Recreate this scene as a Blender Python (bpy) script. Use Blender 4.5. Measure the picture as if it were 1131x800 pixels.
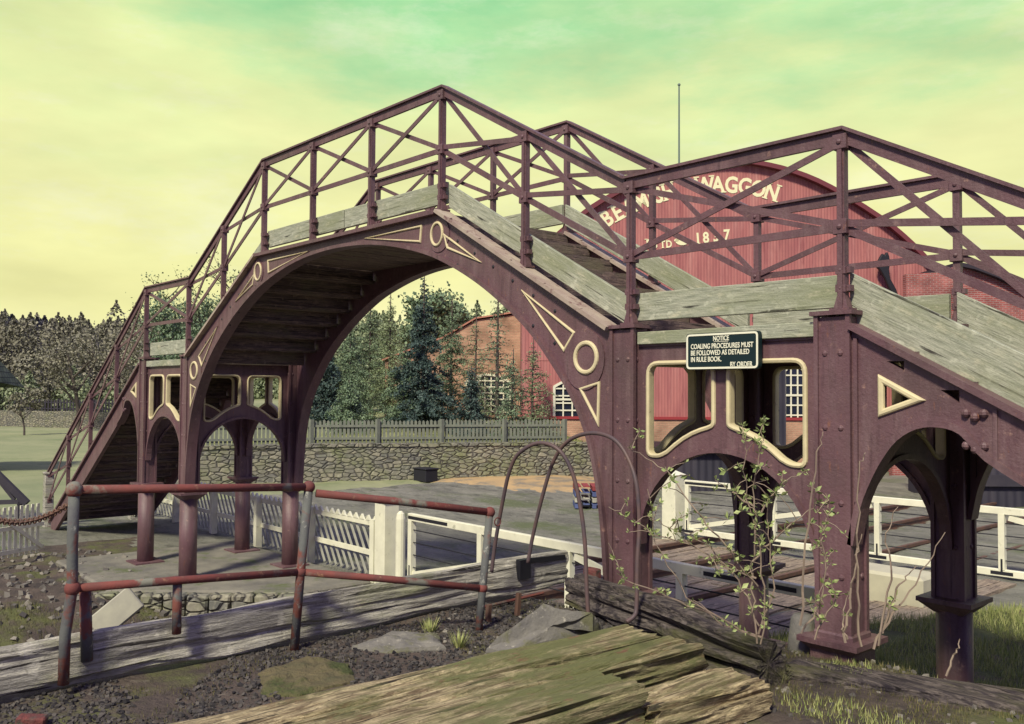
import bpy, bmesh, math, random
import numpy as np
from mathutils import Vector, Matrix
random.seed(7); RNG = np.random.default_rng(7)
S = bpy.context.scene
for o in list(bpy.data.objects): bpy.data.objects.remove(o)
COL = S.collection
R_ = math.radians

# ------------------------------------------------------------------ camera
FPX, YAW, PIT, ROL = 996.0858, 0.7254736, 0.0320948, 0.0055270
Fv = Vector((-math.cos(YAW), math.sin(YAW), 0)); Rv = Vector((math.sin(YAW), math.cos(YAW), 0)); Uv = Vector((0, 0, 1))
F2 = Fv*math.cos(PIT) + Uv*math.sin(PIT); U2 = -Fv*math.sin(PIT) + Uv*math.cos(PIT)
R3 = Rv*math.cos(ROL) + U2*math.sin(ROL); U3 = -Rv*math.sin(ROL) + U2*math.cos(ROL)
cd = bpy.data.cameras.new('camera'); cam = bpy.data.objects.new('camera', cd); COL.objects.link(cam)
m3 = Matrix((R3, U3, -F2)).transposed()
cam.matrix_world = m3.to_4x4()
cd.sensor_width = 36; cd.lens = FPX/1131*36; cd.clip_end = 3000; cd.clip_start = 0.05
S.camera = cam

# ------------------------------------------------------------------ world, sun, exposure
SUN_EL, SUN_AZ_DIR = 46, Vector((0.42, -0.91))       # the sun stands behind the camera, to the right
w = bpy.data.worlds.new('World'); S.world = w; w.use_nodes = True
nt = w.node_tree; N = nt.nodes; L = nt.links
for n in list(N): N.remove(n)
out = N.new('ShaderNodeOutputWorld')
sky = N.new('ShaderNodeTexSky'); sky.sky_type = 'NISHITA'; sky.sun_disc = False
sky.sun_elevation = R_(SUN_EL); sky.sun_rotation = math.atan2(SUN_AZ_DIR.x, SUN_AZ_DIR.y)
bg1 = N.new('ShaderNodeBackground'); bg1.inputs[1].default_value = 0.05
L.new(sky.outputs[0], bg1.inputs[0])
tc = N.new('ShaderNodeTexCoord'); sep = N.new('ShaderNodeSeparateXYZ'); L.new(tc.outputs['Generated'], sep.inputs[0])
mp = N.new('ShaderNodeMapping'); mp.inputs['Scale'].default_value = (1, 1, 3.2); L.new(tc.outputs['Generated'], mp.inputs[0])
nz = N.new('ShaderNodeTexNoise'); nz.inputs['Scale'].default_value = 2.6; nz.inputs['Detail'].default_value = 7; nz.inputs['Roughness'].default_value = .62
L.new(mp.outputs[0], nz.inputs[0])
ma = N.new('ShaderNodeMath'); ma.operation = 'MULTIPLY_ADD'; ma.inputs[1].default_value = .30; L.new(nz.outputs['Fac'], ma.inputs[0]); L.new(sep.outputs[2], ma.inputs[2])
rp = N.new('ShaderNodeValToRGB'); cr = rp.color_ramp
cr.elements[0].position = 0.0; cr.elements[0].color = (.10, .09, .12, 1)
cr.elements[1].position = 1.0; cr.elements[1].color = (.30, .27, .74, 1)
for p, c in ((.08, (.20, .18, .20)), (.14, (1.0, .96, .50)), (.26, (.97, .94, .42)), (.38, (.94, .95, .45)), (.46, (.84, .94, .44)), (.515, (.56, .86, .42)), (.57, (.34, .76, .36)), (.61, (.38, .62, .5)), (.70, (.38, .36, .74))):
    e = cr.elements.new(p); e.color = (*c, 1)
L.new(ma.outputs[0], rp.inputs[0])
nz2 = N.new('ShaderNodeTexNoise'); nz2.inputs['Scale'].default_value = 6; nz2.inputs['Detail'].default_value = 8; L.new(mp.outputs[0], nz2.inputs[0])
wp = N.new('ShaderNodeTexNoise'); wp.inputs['Scale'].default_value = 4.2; wp.inputs['Detail'].default_value = 9; wp.inputs['Roughness'].default_value = .7; L.new(mp.outputs[0], wp.inputs[0])
wr_ = N.new('ShaderNodeMapRange'); wr_.inputs[1].default_value = .50; wr_.inputs[2].default_value = .78; wr_.inputs[4].default_value = .7; L.new(wp.outputs['Fac'], wr_.inputs[0])
wm = N.new('ShaderNodeMix'); wm.data_type = 'RGBA'; L.new(wr_.outputs[0], wm.inputs[0]); L.new(rp.outputs[0], wm.inputs[6]); wm.inputs[7].default_value = (.97, .97, .72, 1)
mr = N.new('ShaderNodeMapRange'); mr.inputs[1].default_value = .3; mr.inputs[2].default_value = .75; mr.inputs[3].default_value = .88; mr.inputs[4].default_value = 1.1
L.new(nz2.outputs['Fac'], mr.inputs[0])
mx = N.new('ShaderNodeVectorMath'); mx.operation = 'SCALE'; L.new(wm.outputs[2], mx.inputs[0]); L.new(mr.outputs[0], mx.inputs['Scale'])
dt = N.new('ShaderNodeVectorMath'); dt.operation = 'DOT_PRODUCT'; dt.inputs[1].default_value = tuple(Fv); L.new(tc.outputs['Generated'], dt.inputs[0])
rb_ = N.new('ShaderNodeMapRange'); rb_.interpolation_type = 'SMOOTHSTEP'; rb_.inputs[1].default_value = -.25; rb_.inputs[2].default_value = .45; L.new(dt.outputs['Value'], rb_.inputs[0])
vm = N.new('ShaderNodeMix'); vm.data_type = 'RGBA'; L.new(rb_.outputs[0], vm.inputs[0]); vm.inputs[6].default_value = (.31, .28, .62, 1); L.new(mx.outputs[0], vm.inputs[7])  # unseen sky behind the camera, made violet to tint the shadows
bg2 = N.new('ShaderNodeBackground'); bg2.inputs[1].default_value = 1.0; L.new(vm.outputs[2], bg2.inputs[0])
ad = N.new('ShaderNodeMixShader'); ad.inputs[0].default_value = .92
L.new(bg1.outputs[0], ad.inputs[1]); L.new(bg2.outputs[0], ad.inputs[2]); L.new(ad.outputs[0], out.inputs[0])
sd = bpy.data.lights.new('sun', 'SUN'); sun = bpy.data.objects.new('sun', sd); COL.objects.link(sun)
sd.energy = 4.8; sd.angle = R_(8); sd.color = (1.0, .93, .72)
ce = math.cos(R_(SUN_EL)); dv = Vector((SUN_AZ_DIR.x*ce, SUN_AZ_DIR.y*ce, math.sin(R_(SUN_EL)))).normalized()
sun.rotation_euler = dv.to_track_quat('Z', 'Y').to_euler()
S.view_settings.view_transform = 'Standard'; S.view_settings.look = 'None'; S.view_settings.exposure = 0.0
S.render.engine = 'CYCLES'

def ray(px, py): return F2 + R3*((px-565.5)/FPX) - U3*((py-400)/FPX)
def W(px, py, ax, v):                                  # a measured point on a real plane
    r = ray(px, py); return r*(v/r[ax])
def WD(px, py, d): return ray(px, py)*d

# ------------------------------------------------------------------ materials
def mat(name, base, rough=.8, metal=0.0, var=None, vscale=4, vdetail=6, mapscale=(1, 1, 1), bump=0, bscale=40, bdist=.02,
        patch=None, pscale=2, pthr=(.5, .62), patch2=None, p2scale=5, p2thr=(.55, .65), spec=.3, wave=None, coords='Object', translucent=False):
    m = bpy.data.materials.new(name); m.use_nodes = True
    t = m.node_tree; n = t.nodes; l = t.links; b = n['Principled BSDF']
    b.inputs['Roughness'].default_value = rough; b.inputs['Metallic'].default_value = metal
    b.inputs['Specular IOR Level'].default_value = spec
    tcn = n.new('ShaderNodeTexCoord'); mpn = n.new('ShaderNodeMapping'); mpn.inputs['Scale'].default_value = mapscale
    l.new(tcn.outputs[coords], mpn.inputs[0])
    def noise(sc, det=6, ro=.6):
        x = n.new('ShaderNodeTexNoise'); x.inputs['Scale'].default_value = sc; x.inputs['Detail'].default_value = det; x.inputs['Roughness'].default_value = ro
        l.new(mpn.outputs[0], x.inputs[0]); return x.outputs['Fac']
    def mixc(f, a, bb):
        x = n.new('ShaderNodeMix'); x.data_type = 'RGBA'
        l.new(f, x.inputs[0])
        for i, c in ((6, a), (7, bb)):
            if isinstance(c, tuple): x.inputs[i].default_value = (*c, 1)
            else: l.new(c, x.inputs[i])
        return x.outputs[2]
    def mrange(f, lo, hi):
        x = n.new('ShaderNodeMapRange'); x.inputs[1].default_value = lo; x.inputs[2].default_value = hi; l.new(f, x.inputs[0]); return x.outputs[0]
    cur = base
    if var: cur = mixc(mrange(noise(vscale, vdetail), .32, .68), base, var)
    if patch: cur = mixc(mrange(noise(pscale, 8, .65), *pthr), cur, patch)
    if patch2: cur = mixc(mrange(noise(p2scale, 8, .65), *p2thr), cur, patch2)
    m['mixc'] = 0
    if isinstance(cur, tuple): b.inputs['Base Color'].default_value = (*cur, 1)
    else: l.new(cur, b.inputs['Base Color'])
    if bump:
        bp = n.new('ShaderNodeBump'); bp.inputs['Strength'].default_value = bump; bp.inputs['Distance'].default_value = bdist
        l.new(noise(bscale, 5, .7), bp.inputs['Height']); l.new(bp.outputs[0], b.inputs['Normal'])
    return m

def brickmat(name, c1, c2, mortar, bw=.23, rh=.075, ms=.012, rough=.9, stone=False, tint=None):
    m = bpy.data.materials.new(name); m.use_nodes = True
    t = m.node_tree; n = t.nodes; l = t.links; b = n['Principled BSDF']; b.inputs['Roughness'].default_value = rough
    b.inputs['Specular IOR Level'].default_value = .2
    tcn = n.new('ShaderNodeTexCoord'); sp = n.new('ShaderNodeSeparateXYZ'); cb = n.new('ShaderNodeCombineXYZ')
    l.new(tcn.outputs['Object'], sp.inputs[0])
    a = n.new('ShaderNodeMath'); a.operation = 'ADD'; l.new(sp.outputs[0], a.inputs[0]); l.new(sp.outputs[1], a.inputs[1])
    l.new(a.outputs[0], cb.inputs[0]); l.new(sp.outputs[2], cb.inputs[1])
    vec = cb.outputs[0]
    if stone:
        nn = n.new('ShaderNodeTexNoise'); nn.inputs['Scale'].default_value = 1.7; nn.inputs['Detail'].default_value = 4
        l.new(cb.outputs[0], nn.inputs[0])
        vs = n.new('ShaderNodeVectorMath'); vs.operation = 'MULTIPLY_ADD'; vs.inputs[1].default_value = (.35, .25, 0)
        l.new(nn.outputs['Color'], vs.inputs[0]); l.new(cb.outputs[0], vs.inputs[2]); vec = vs.outputs[0]
    br = n.new('ShaderNodeTexBrick'); l.new(vec, br.inputs[0])
    br.inputs['Color1'].default_value = (*c1, 1); br.inputs['Color2'].default_value = (*c2, 1); br.inputs['Mortar'].default_value = (*mortar, 1)
    br.inputs['Scale'].default_value = 1; br.inputs['Brick Width'].default_value = bw; br.inputs['Row Height'].default_value = rh
    br.inputs['Mortar Size'].default_value = ms; br.inputs['Bias'].default_value = 0
    if stone: br.offset_frequency = 2; br.squash = 1.6; br.squash_frequency = 3
    nz = n.new('ShaderNodeTexNoise'); nz.inputs['Scale'].default_value = 1.3; nz.inputs['Detail'].default_value = 8; l.new(vec, nz.inputs[0])
    mr = n.new('ShaderNodeMapRange'); mr.inputs[1].default_value = .3; mr.inputs[2].default_value = .7; mr.inputs[3].default_value = .55; mr.inputs[4].default_value = 1.35
    l.new(nz.outputs['Fac'], mr.inputs[0])
    sc = n.new('ShaderNodeVectorMath'); sc.operation = 'SCALE'; l.new(br.outputs['Color'], sc.inputs[0]); l.new(mr.outputs[0], sc.inputs['Scale'])
    last = sc.outputs[0]
    if tint:
        nz3 = n.new('ShaderNodeTexNoise'); nz3.inputs['Scale'].default_value = .8; nz3.inputs['Detail'].default_value = 9; l.new(vec, nz3.inputs[0])
        m3_ = n.new('ShaderNodeMapRange'); m3_.inputs[1].default_value = .52; m3_.inputs[2].default_value = .66; l.new(nz3.outputs['Fac'], m3_.inputs[0])
        x = n.new('ShaderNodeMix'); x.data_type = 'RGBA'; l.new(m3_.outputs[0], x.inputs[0]); l.new(last, x.inputs[6]); x.inputs[7].default_value = (*tint, 1); last = x.outputs[2]
    l.new(last, b.inputs['Base Color'])
    bp = n.new('ShaderNodeBump'); bp.inputs['Strength'].default_value = .6; bp.inputs['Distance'].default_value = .02; bp.invert = True
    l.new(br.outputs['Fac'], bp.inputs['Height'])
    bp2 = n.new('ShaderNodeBump'); bp2.inputs['Strength'].default_value = .5; bp2.inputs['Distance'].default_value = .02
    n4 = n.new('ShaderNodeTexNoise'); n4.inputs['Scale'].default_value = 25; n4.inputs['Detail'].default_value = 5; l.new(vec, n4.inputs[0])
    l.new(n4.outputs['Fac'], bp2.inputs['Height']); l.new(bp.outputs[0], bp2.inputs['Normal']); l.new(bp2.outputs[0], b.inputs['Normal'])
    return m

IRON = mat('painted_iron', (.112, .052, .063), .50, var=(.160, .088, .096), vscale=2.2, vdetail=9, bump=.55, bscale=38, bdist=.010, patch=(.105, .062, .064), pscale=1.3, pthr=(.46, .66), patch2=(.27, .16, .13), p2scale=12, p2thr=(.63, .70), spec=.5)
def streaks(m, items):                                  # rust runs and faded streaks that follow the way water drains
    t = m.node_tree; n = t.nodes; l = t.links; b = n['Principled BSDF']; cur = b.inputs['Base Color'].links[0].from_socket
    tcn = n.new('ShaderNodeTexCoord')
    for sc, c, lo, hi, amt in items:
        mpn = n.new('ShaderNodeMapping'); mpn.inputs['Scale'].default_value = sc; l.new(tcn.outputs['Object'], mpn.inputs[0])
        x = n.new('ShaderNodeTexNoise'); x.inputs['Scale'].default_value = 1; x.inputs['Detail'].default_value = 9; x.inputs['Roughness'].default_value = .7; l.new(mpn.outputs[0], x.inputs[0])
        r = n.new('ShaderNodeMapRange'); r.inputs[1].default_value = lo; r.inputs[2].default_value = hi; r.inputs[4].default_value = amt; l.new(x.outputs['Fac'], r.inputs[0])
        k = n.new('ShaderNodeMix'); k.data_type = 'RGBA'; l.new(r.outputs[0], k.inputs[0]); l.new(cur, k.inputs[6]); k.inputs[7].default_value = (*c, 1); cur = k.outputs[2]
    l.new(cur, b.inputs['Base Color'])
streaks(IRON, [((9, 9, 1.1), (.20, .13, .13), .50, .68, .6), ((13, 13, 1.6), (.085, .045, .05), .54, .66, .8), ((20, 20, 5), (.24, .10, .055), .63, .70, .8), ((45, 45, 45), (.07, .04, .045), .60, .70, .6)])
CREAM = mat('cream_paint', (.68, .60, .36), .6, var=(.55, .48, .30), vscale=8, patch=(.28, .2, .13), pscale=10, pthr=(.64, .72), bump=.3, bscale=60, bdist=.004)
def woodmat(name, c1, c2, axis, patch=None, pthr=(.5, .65), pscale=1.2, patch2=None, p2thr=(.55, .65), bump=.6, rough=.85, bdist=.012, p2scale=5):
    sc = [26, 26, 26]; sc[axis] = 2.4
    m = mat(name, c1, rough, var=c2, vscale=1.6, vdetail=8, mapscale=tuple(sc), bump=bump, bscale=2.4, bdist=bdist, spec=.2)
    for q in m.node_tree.nodes:
        if q.type == 'MAP_RANGE': q.inputs[1].default_value = .40; q.inputs[2].default_value = .60
    t = m.node_tree; n = t.nodes; l = t.links; b = n['Principled BSDF']
    cur = b.inputs['Base Color'].links[0].from_socket
    tcn = n.new('ShaderNodeTexCoord')
    for scl, al, lo, hi, kcol, amt in ((80, 5, .47, .72, tuple(q*.45 for q in c2), .75), (22, .9, .61, .64, (.022, .018, .018), .9), (38, 30, .60, .68, tuple(q*.6 for q in c2), .6), (9, 7, .60, .66, tuple(min(1, q*1.35) for q in c1), .5)):
        s3 = [scl]*3; s3[axis] = al
        mpn = n.new('ShaderNodeMapping'); mpn.inputs['Scale'].default_value = tuple(s3); l.new(tcn.outputs['Object'], mpn.inputs[0])
        x = n.new('ShaderNodeTexNoise'); x.inputs['Scale'].default_value = 1.3; x.inputs['Detail'].default_value = 5; l.new(mpn.outputs[0], x.inputs[0])
        r = n.new('ShaderNodeMapRange'); r.inputs[1].default_value = lo; r.inputs[2].default_value = hi; r.inputs[4].default_value = amt; l.new(x.outputs['Fac'], r.inputs[0])
        k = n.new('ShaderNodeMix'); k.data_type = 'RGBA'; l.new(r.outputs[0], k.inputs[0]); l.new(cur, k.inputs[6]); k.inputs[7].default_value = (*kcol, 1); cur = k.outputs[2]
    l.new(cur, b.inputs['Base Color'])
    bpo = b.inputs['Normal'].links[0].from_socket; b2 = n.new('ShaderNodeBump'); b2.inputs['Strength'].default_value = .5; b2.inputs['Distance'].default_value = .006
    x = n.new('ShaderNodeTexNoise'); x.inputs['Scale'].default_value = 60; x.inputs['Detail'].default_value = 4; l.new(tcn.outputs['Object'], x.inputs[0])
    l.new(x.outputs['Fac'], b2.inputs['Height']); l.new(bpo, b2.inputs['Normal']); l.new(b2.outputs[0], b.inputs['Normal'])
    if patch or patch2:
        t = m.node_tree; n = t.nodes; l = t.links; b = n['Principled BSDF']
        cur = b.inputs['Base Color'].links[0].from_socket
        tcn = n.new('ShaderNodeTexCoord')
        s2 = [2.2, 2.2, 2.2]; s2[axis] = .8
        mpn = n.new('ShaderNodeMapping'); mpn.inputs['Scale'].default_value = tuple(s2); l.new(tcn.outputs['Object'], mpn.inputs[0])
        for c, th, sc_ in ((patch, pthr, pscale), (patch2, p2thr, p2scale)):
            if not c: continue
            x = n.new('ShaderNodeTexNoise'); x.inputs['Scale'].default_value = sc_; x.inputs['Detail'].default_value = 10; x.inputs['Roughness'].default_value = .7
            l.new(mpn.outputs[0], x.inputs[0])
            r = n.new('ShaderNodeMapRange'); r.inputs[1].default_value = th[0]; r.inputs[2].default_value = th[1]; l.new(x.outputs['Fac'], r.inputs[0])
            k = n.new('ShaderNodeMix'); k.data_type = 'RGBA'; l.new(r.outputs[0], k.inputs[0]); l.new(cur, k.inputs[6]); k.inputs[7].default_value = (*c, 1)
            cur = k.outputs[2]
        l.new(cur, b.inputs['Base Color'])
    return m
BOARD = woodmat('green_grey_board', (.43, .44, .34), (.30, .32, .24), 0, patch=(.25, .27, .17), pthr=(.47, .66), patch2=(.52, .50, .36), p2thr=(.56, .7), bump=.4)
FLNG = mat('worn_flange', (.42, .36, .28), .7, var=(.30, .22, .19), vscale=5, patch=(.16, .08, .08), pscale=6, pthr=(.56, .66), bump=.4, bscale=30, bdist=.005)
TREAD = woodmat('tread_wood', (.23, .17, .14), (.12, .09, .085), 1, patch=(.17, .15, .10), bump=.6)
GREYW = woodmat('grey_timber', (.52, .50, .42), (.32, .305, .26), 1, patch=(.30, .31, .19), pthr=(.55, .68), patch2=(.48, .44, .33), p2thr=(.6, .7), bump=.9, bdist=.02)
MOSSW = woodmat('mossy_timber', (.60, .50, .29), (.20, .15, .09), 1, patch=(.17, .18, .075), pthr=(.46, .60), patch2=(.22, .13, .08), p2thr=(.58, .68), bump=1, bdist=.03)
ROTW = woodmat('rotten_timber', (.19, .16, .14), (.06, .05, .055), 0, patch=(.12, .12, .05), bump=1, bdist=.03)
PIPEG = mat('flaking_grey_pipe', (.13, .14, .125), .75, var=(.09, .09, .095), vscale=8, patch=(.17, .06, .045), pscale=5, pthr=(.5, .58), patch2=(.30, .30, .26), p2scale=14, p2thr=(.6, .66), bump=.6, bscale=45, bdist=.006)
RUST = mat('rusty_pipe', (.20, .055, .045), .75, var=(.12, .05, .045), vscale=9, patch=(.19, .19, .15), pscale=2.2, pthr=(.6, .66), patch2=(.26, .13, .08), p2scale=18, p2thr=(.6, .68), bump=.5, bscale=50, bdist=.005)
WHITE = mat('white_paint', (.80, .79, .61), .6, var=(.68, .67, .52), vscale=5, patch=(.36, .36, .26), pscale=7, pthr=(.6, .75), bump=.2, bscale=30, bdist=.004)
BLACK = mat('black_iron', (.02, .02, .026), .55)
RAILM = mat('rail_steel', (.16, .085, .055), .6, var=(.09, .06, .05), vscale=10)
GLASS = mat('dark_glass', (.015, .02, .035), .12, spec=.6)
SIGNM = mat('dark_green_enamel', (.007, .022, .025), .5, spec=.3)
SIGNW = mat('white_lettering', (.80, .80, .62), .5)
SLATE = brickmat('slate_tiles', (.17, .19, .13), (.09, .11, .085), (.03, .03, .035), bw=.3, rh=.2, ms=.015)
ORANGE = brickmat('orange_brick', (.50, .29, .20), (.42, .23, .16), (.42, .30, .20))
REDB = brickmat('red_brick', (.36, .10, .085), (.28, .08, .075), (.36, .22, .2), ms=.014)
def stonemat(name, c1, c2, mort, moss, sx=3.6, sz=8.0):
    m = bpy.data.materials.new(name); m.use_nodes = True
    t = m.node_tree; n = t.nodes; l = t.links; b = n['Principled BSDF']; b.inputs['Roughness'].default_value = .95; b.inputs['Specular IOR Level'].default_value = .2
    tcn = n.new('ShaderNodeTexCoord'); mpn = n.new('ShaderNodeMapping'); mpn.inputs['Scale'].default_value = (sx, sx, sz); l.new(tcn.outputs['Object'], mpn.inputs[0])
    v1 = n.new('ShaderNodeTexVoronoi'); v1.inputs['Scale'].default_value = 1; v1.inputs['Randomness'].default_value = .8; l.new(mpn.outputs[0], v1.inputs[0])
    v2 = n.new('ShaderNodeTexVoronoi'); v2.feature = 'DISTANCE_TO_EDGE'; v2.inputs['Scale'].default_value = 1; v2.inputs['Randomness'].default_value = .8; l.new(mpn.outputs[0], v2.inputs[0])
    sp = n.new('ShaderNodeSeparateColor'); l.new(v1.outputs['Color'], sp.inputs[0])
    def mx_(f, a, c):
        x = n.new('ShaderNodeMix'); x.data_type = 'RGBA'; l.new(f, x.inputs[0])
        for i, q in ((6, a), (7, c)):
            if isinstance(q, tuple): x.inputs[i].default_value = (*q, 1)
            else: l.new(q, x.inputs[i])
        return x.outputs[2]
    def rg(f, lo, hi):
        x = n.new('ShaderNodeMapRange'); x.inputs[1].default_value = lo; x.inputs[2].default_value = hi; l.new(f, x.inputs[0]); return x.outputs[0]
    cur = mx_(sp.outputs[0], c1, c2)
    nn = n.new('ShaderNodeTexNoise'); nn.inputs['Scale'].default_value = .9; nn.inputs['Detail'].default_value = 10; nn.inputs['Roughness'].default_value = .7; l.new(tcn.outputs['Object'], nn.inputs[0])
    cur = mx_(rg(nn.outputs['Fac'], .47, .66), cur, moss)
    n5 = n.new('ShaderNodeTexNoise'); n5.inputs['Scale'].default_value = 9; n5.inputs['Detail'].default_value = 6; l.new(tcn.outputs['Object'], n5.inputs[0])
    cur = mx_(rg(n5.outputs['Fac'], .55, .75), cur, (.38, .37, .28))
    cur = mx_(rg(v2.outputs['Distance'], .0, .07), mort, cur)
    l.new(cur, b.inputs['Base Color'])
    bp = n.new('ShaderNodeBump'); bp.inputs['Strength'].default_value = .9; bp.inputs['Distance'].default_value = .05; l.new(rg(v2.outputs['Distance'], 0, .15), bp.inputs['Height'])
    b2 = n.new('ShaderNodeBump'); b2.inputs['Strength'].default_value = .6; b2.inputs['Distance'].default_value = .03; l.new(n5.outputs['Fac'], b2.inputs['Height']); l.new(bp.outputs[0], b2.inputs['Normal']); l.new(b2.outputs[0], b.inputs['Normal'])
    return m
STONE = stonemat('rubble_stone', (.30, .28, .21), (.15, .15, .135), (.065, .06, .06), (.20, .22, .11))
CONC = mat('old_concrete', (.24, .225, .18), .9, var=(.13, .125, .11), vscale=2.2, patch=(.11, .13, .06), pscale=1.8, pthr=(.54, .66), bump=.7, bscale=14, bdist=.02)
SLABM = mat('weathered_slab', (.21, .20, .17), .9, var=(.12, .115, .11), vscale=7, vdetail=10, patch=(.14, .14, .08), pscale=5, pthr=(.5, .6), patch2=(.36, .34, .28), p2scale=22, p2thr=(.6, .68), bump=.7, bscale=20, bdist=.02)
REDTILE = mat('clay_roof', (.52, .24, .17), .85, var=(.42, .19, .14), vscale=1.5, mapscale=(1, 1, 1), bump=.4, bscale=6, bdist=.04)
BARK = mat('bark', (.075, .06, .055), .95, var=(.13, .11, .09), vscale=3, bump=.6, bscale=12)
TWIG = mat('twig_bark', (.30, .24, .17), .85, var=(.20, .15, .12), vscale=6)
DARKW = mat('dark_boarding', (.035, .032, .045), .85, var=(.055, .05, .06), vscale=2, bump=.3, bscale=9)

def stripes(name, c1, c2, scale, axis='X', bump=.6, rough=.7, stain=None):
    m = bpy.data.materials.new(name); m.use_nodes = True
    t = m.node_tree; n = t.nodes; l = t.links; b = n['Principled BSDF']; b.inputs['Roughness'].default_value = rough
    b.inputs['Specular IOR Level'].default_value = .25
    tcn = n.new('ShaderNodeTexCoord'); wv = n.new('ShaderNodeTexWave'); wv.bands_direction = axis
    wv.inputs['Scale'].default_value = scale; wv.inputs['Distortion'].default_value = 0
    l.new(tcn.outputs['Object'], wv.inputs[0])
    mpn = n.new('ShaderNodeMapping'); mpn.inputs['Scale'].default_value = (3, 3, .5); l.new(tcn.outputs['Object'], mpn.inputs[0])
    nz = n.new('ShaderNodeTexNoise'); nz.inputs['Scale'].default_value = 1.2; nz.inputs['Detail'].default_value = 8; l.new(mpn.outputs[0], nz.inputs[0])
    r = n.new('ShaderNodeMapRange'); r.inputs[1].default_value = .35; r.inputs[2].default_value = .68; l.new(nz.outputs['Fac'], r.inputs[0])
    k = n.new('ShaderNodeMix'); k.data_type = 'RGBA'; l.new(r.outputs[0], k.inputs[0]); k.inputs[6].default_value = (*c1, 1); k.inputs[7].default_value = (*c2, 1)
    l.new(k.outputs[2], b.inputs['Base Color'])
    bp = n.new('ShaderNodeBump'); bp.inputs['Strength'].default_value = bump; bp.inputs['Distance'].default_value = .03
    l.new(wv.outputs['Fac'], bp.inputs['Height']); l.new(bp.outputs[0], b.inputs['Normal'])
    return m
CORR = stripes('red_corrugated', (.43, .165, .15), (.33, .115, .115), 2.6, bump=.45)
streaks(CORR, [((2.5, 2.5, .25), (.50, .25, .22), .50, .70, .7), ((4, 4, .4), (.24, .075, .08), .55, .68, .7), ((.6, .6, .6), (.30, .12, .11), .5, .65, .5)])
CORRD = stripes('dark_planks', (.030, .030, .045), (.055, .050, .065), 1.4, bump=1.0)

def leafmat(name, c1, c2, rough=.6):
    m = bpy.data.materials.new(name); m.use_nodes = True
    t = m.node_tree; n = t.nodes; l = t.links; b = n['Principled BSDF']; b.inputs['Roughness'].default_value = rough
    b.inputs['Specular IOR Level'].default_value = .25
    g = n.new('ShaderNodeNewGeometry'); k = n.new('ShaderNodeMix'); k.data_type = 'RGBA'
    l.new(g.outputs['Random Per Island'], k.inputs[0]); k.inputs[6].default_value = (*c1, 1); k.inputs[7].default_value = (*c2, 1)
    l.new(k.outputs[2], b.inputs['Base Color'])
    return m
LEAF_G = leafmat('green_leaf', (.10, .155, .095), (.22, .30, .17))
LEAF_Y = leafmat('spring_leaf', (.15, .20, .10), (.28, .34, .18))
LEAF_B = leafmat('shrub_leaf', (.20, .27, .09), (.42, .48, .20))
NEEDLE = leafmat('dark_needles', (.032, .060, .055), (.09, .135, .115))
WOODS = leafmat('far_woods_leaf', (.15, .15, .11), (.28, .265, .19))
WOODG = leafmat('far_woods_green', (.14, .18, .10), (.29, .33, .19))
WOODD = leafmat('far_woods_dark', (.035, .04, .06), (.08, .075, .09))
GRASS = leafmat('grass_blade', (.20, .27, .07), (.52, .52, .22))
GRASSD = leafmat('dry_moss_blade', (.05, .06, .025), (.19, .17, .07))
STONEC = leafmat('loose_stone', (.06, .055, .055), (.26, .24, .20), .9)
COAL = leafmat('dark_chips', (.018, .017, .02), (.10, .09, .08), .8)

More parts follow.
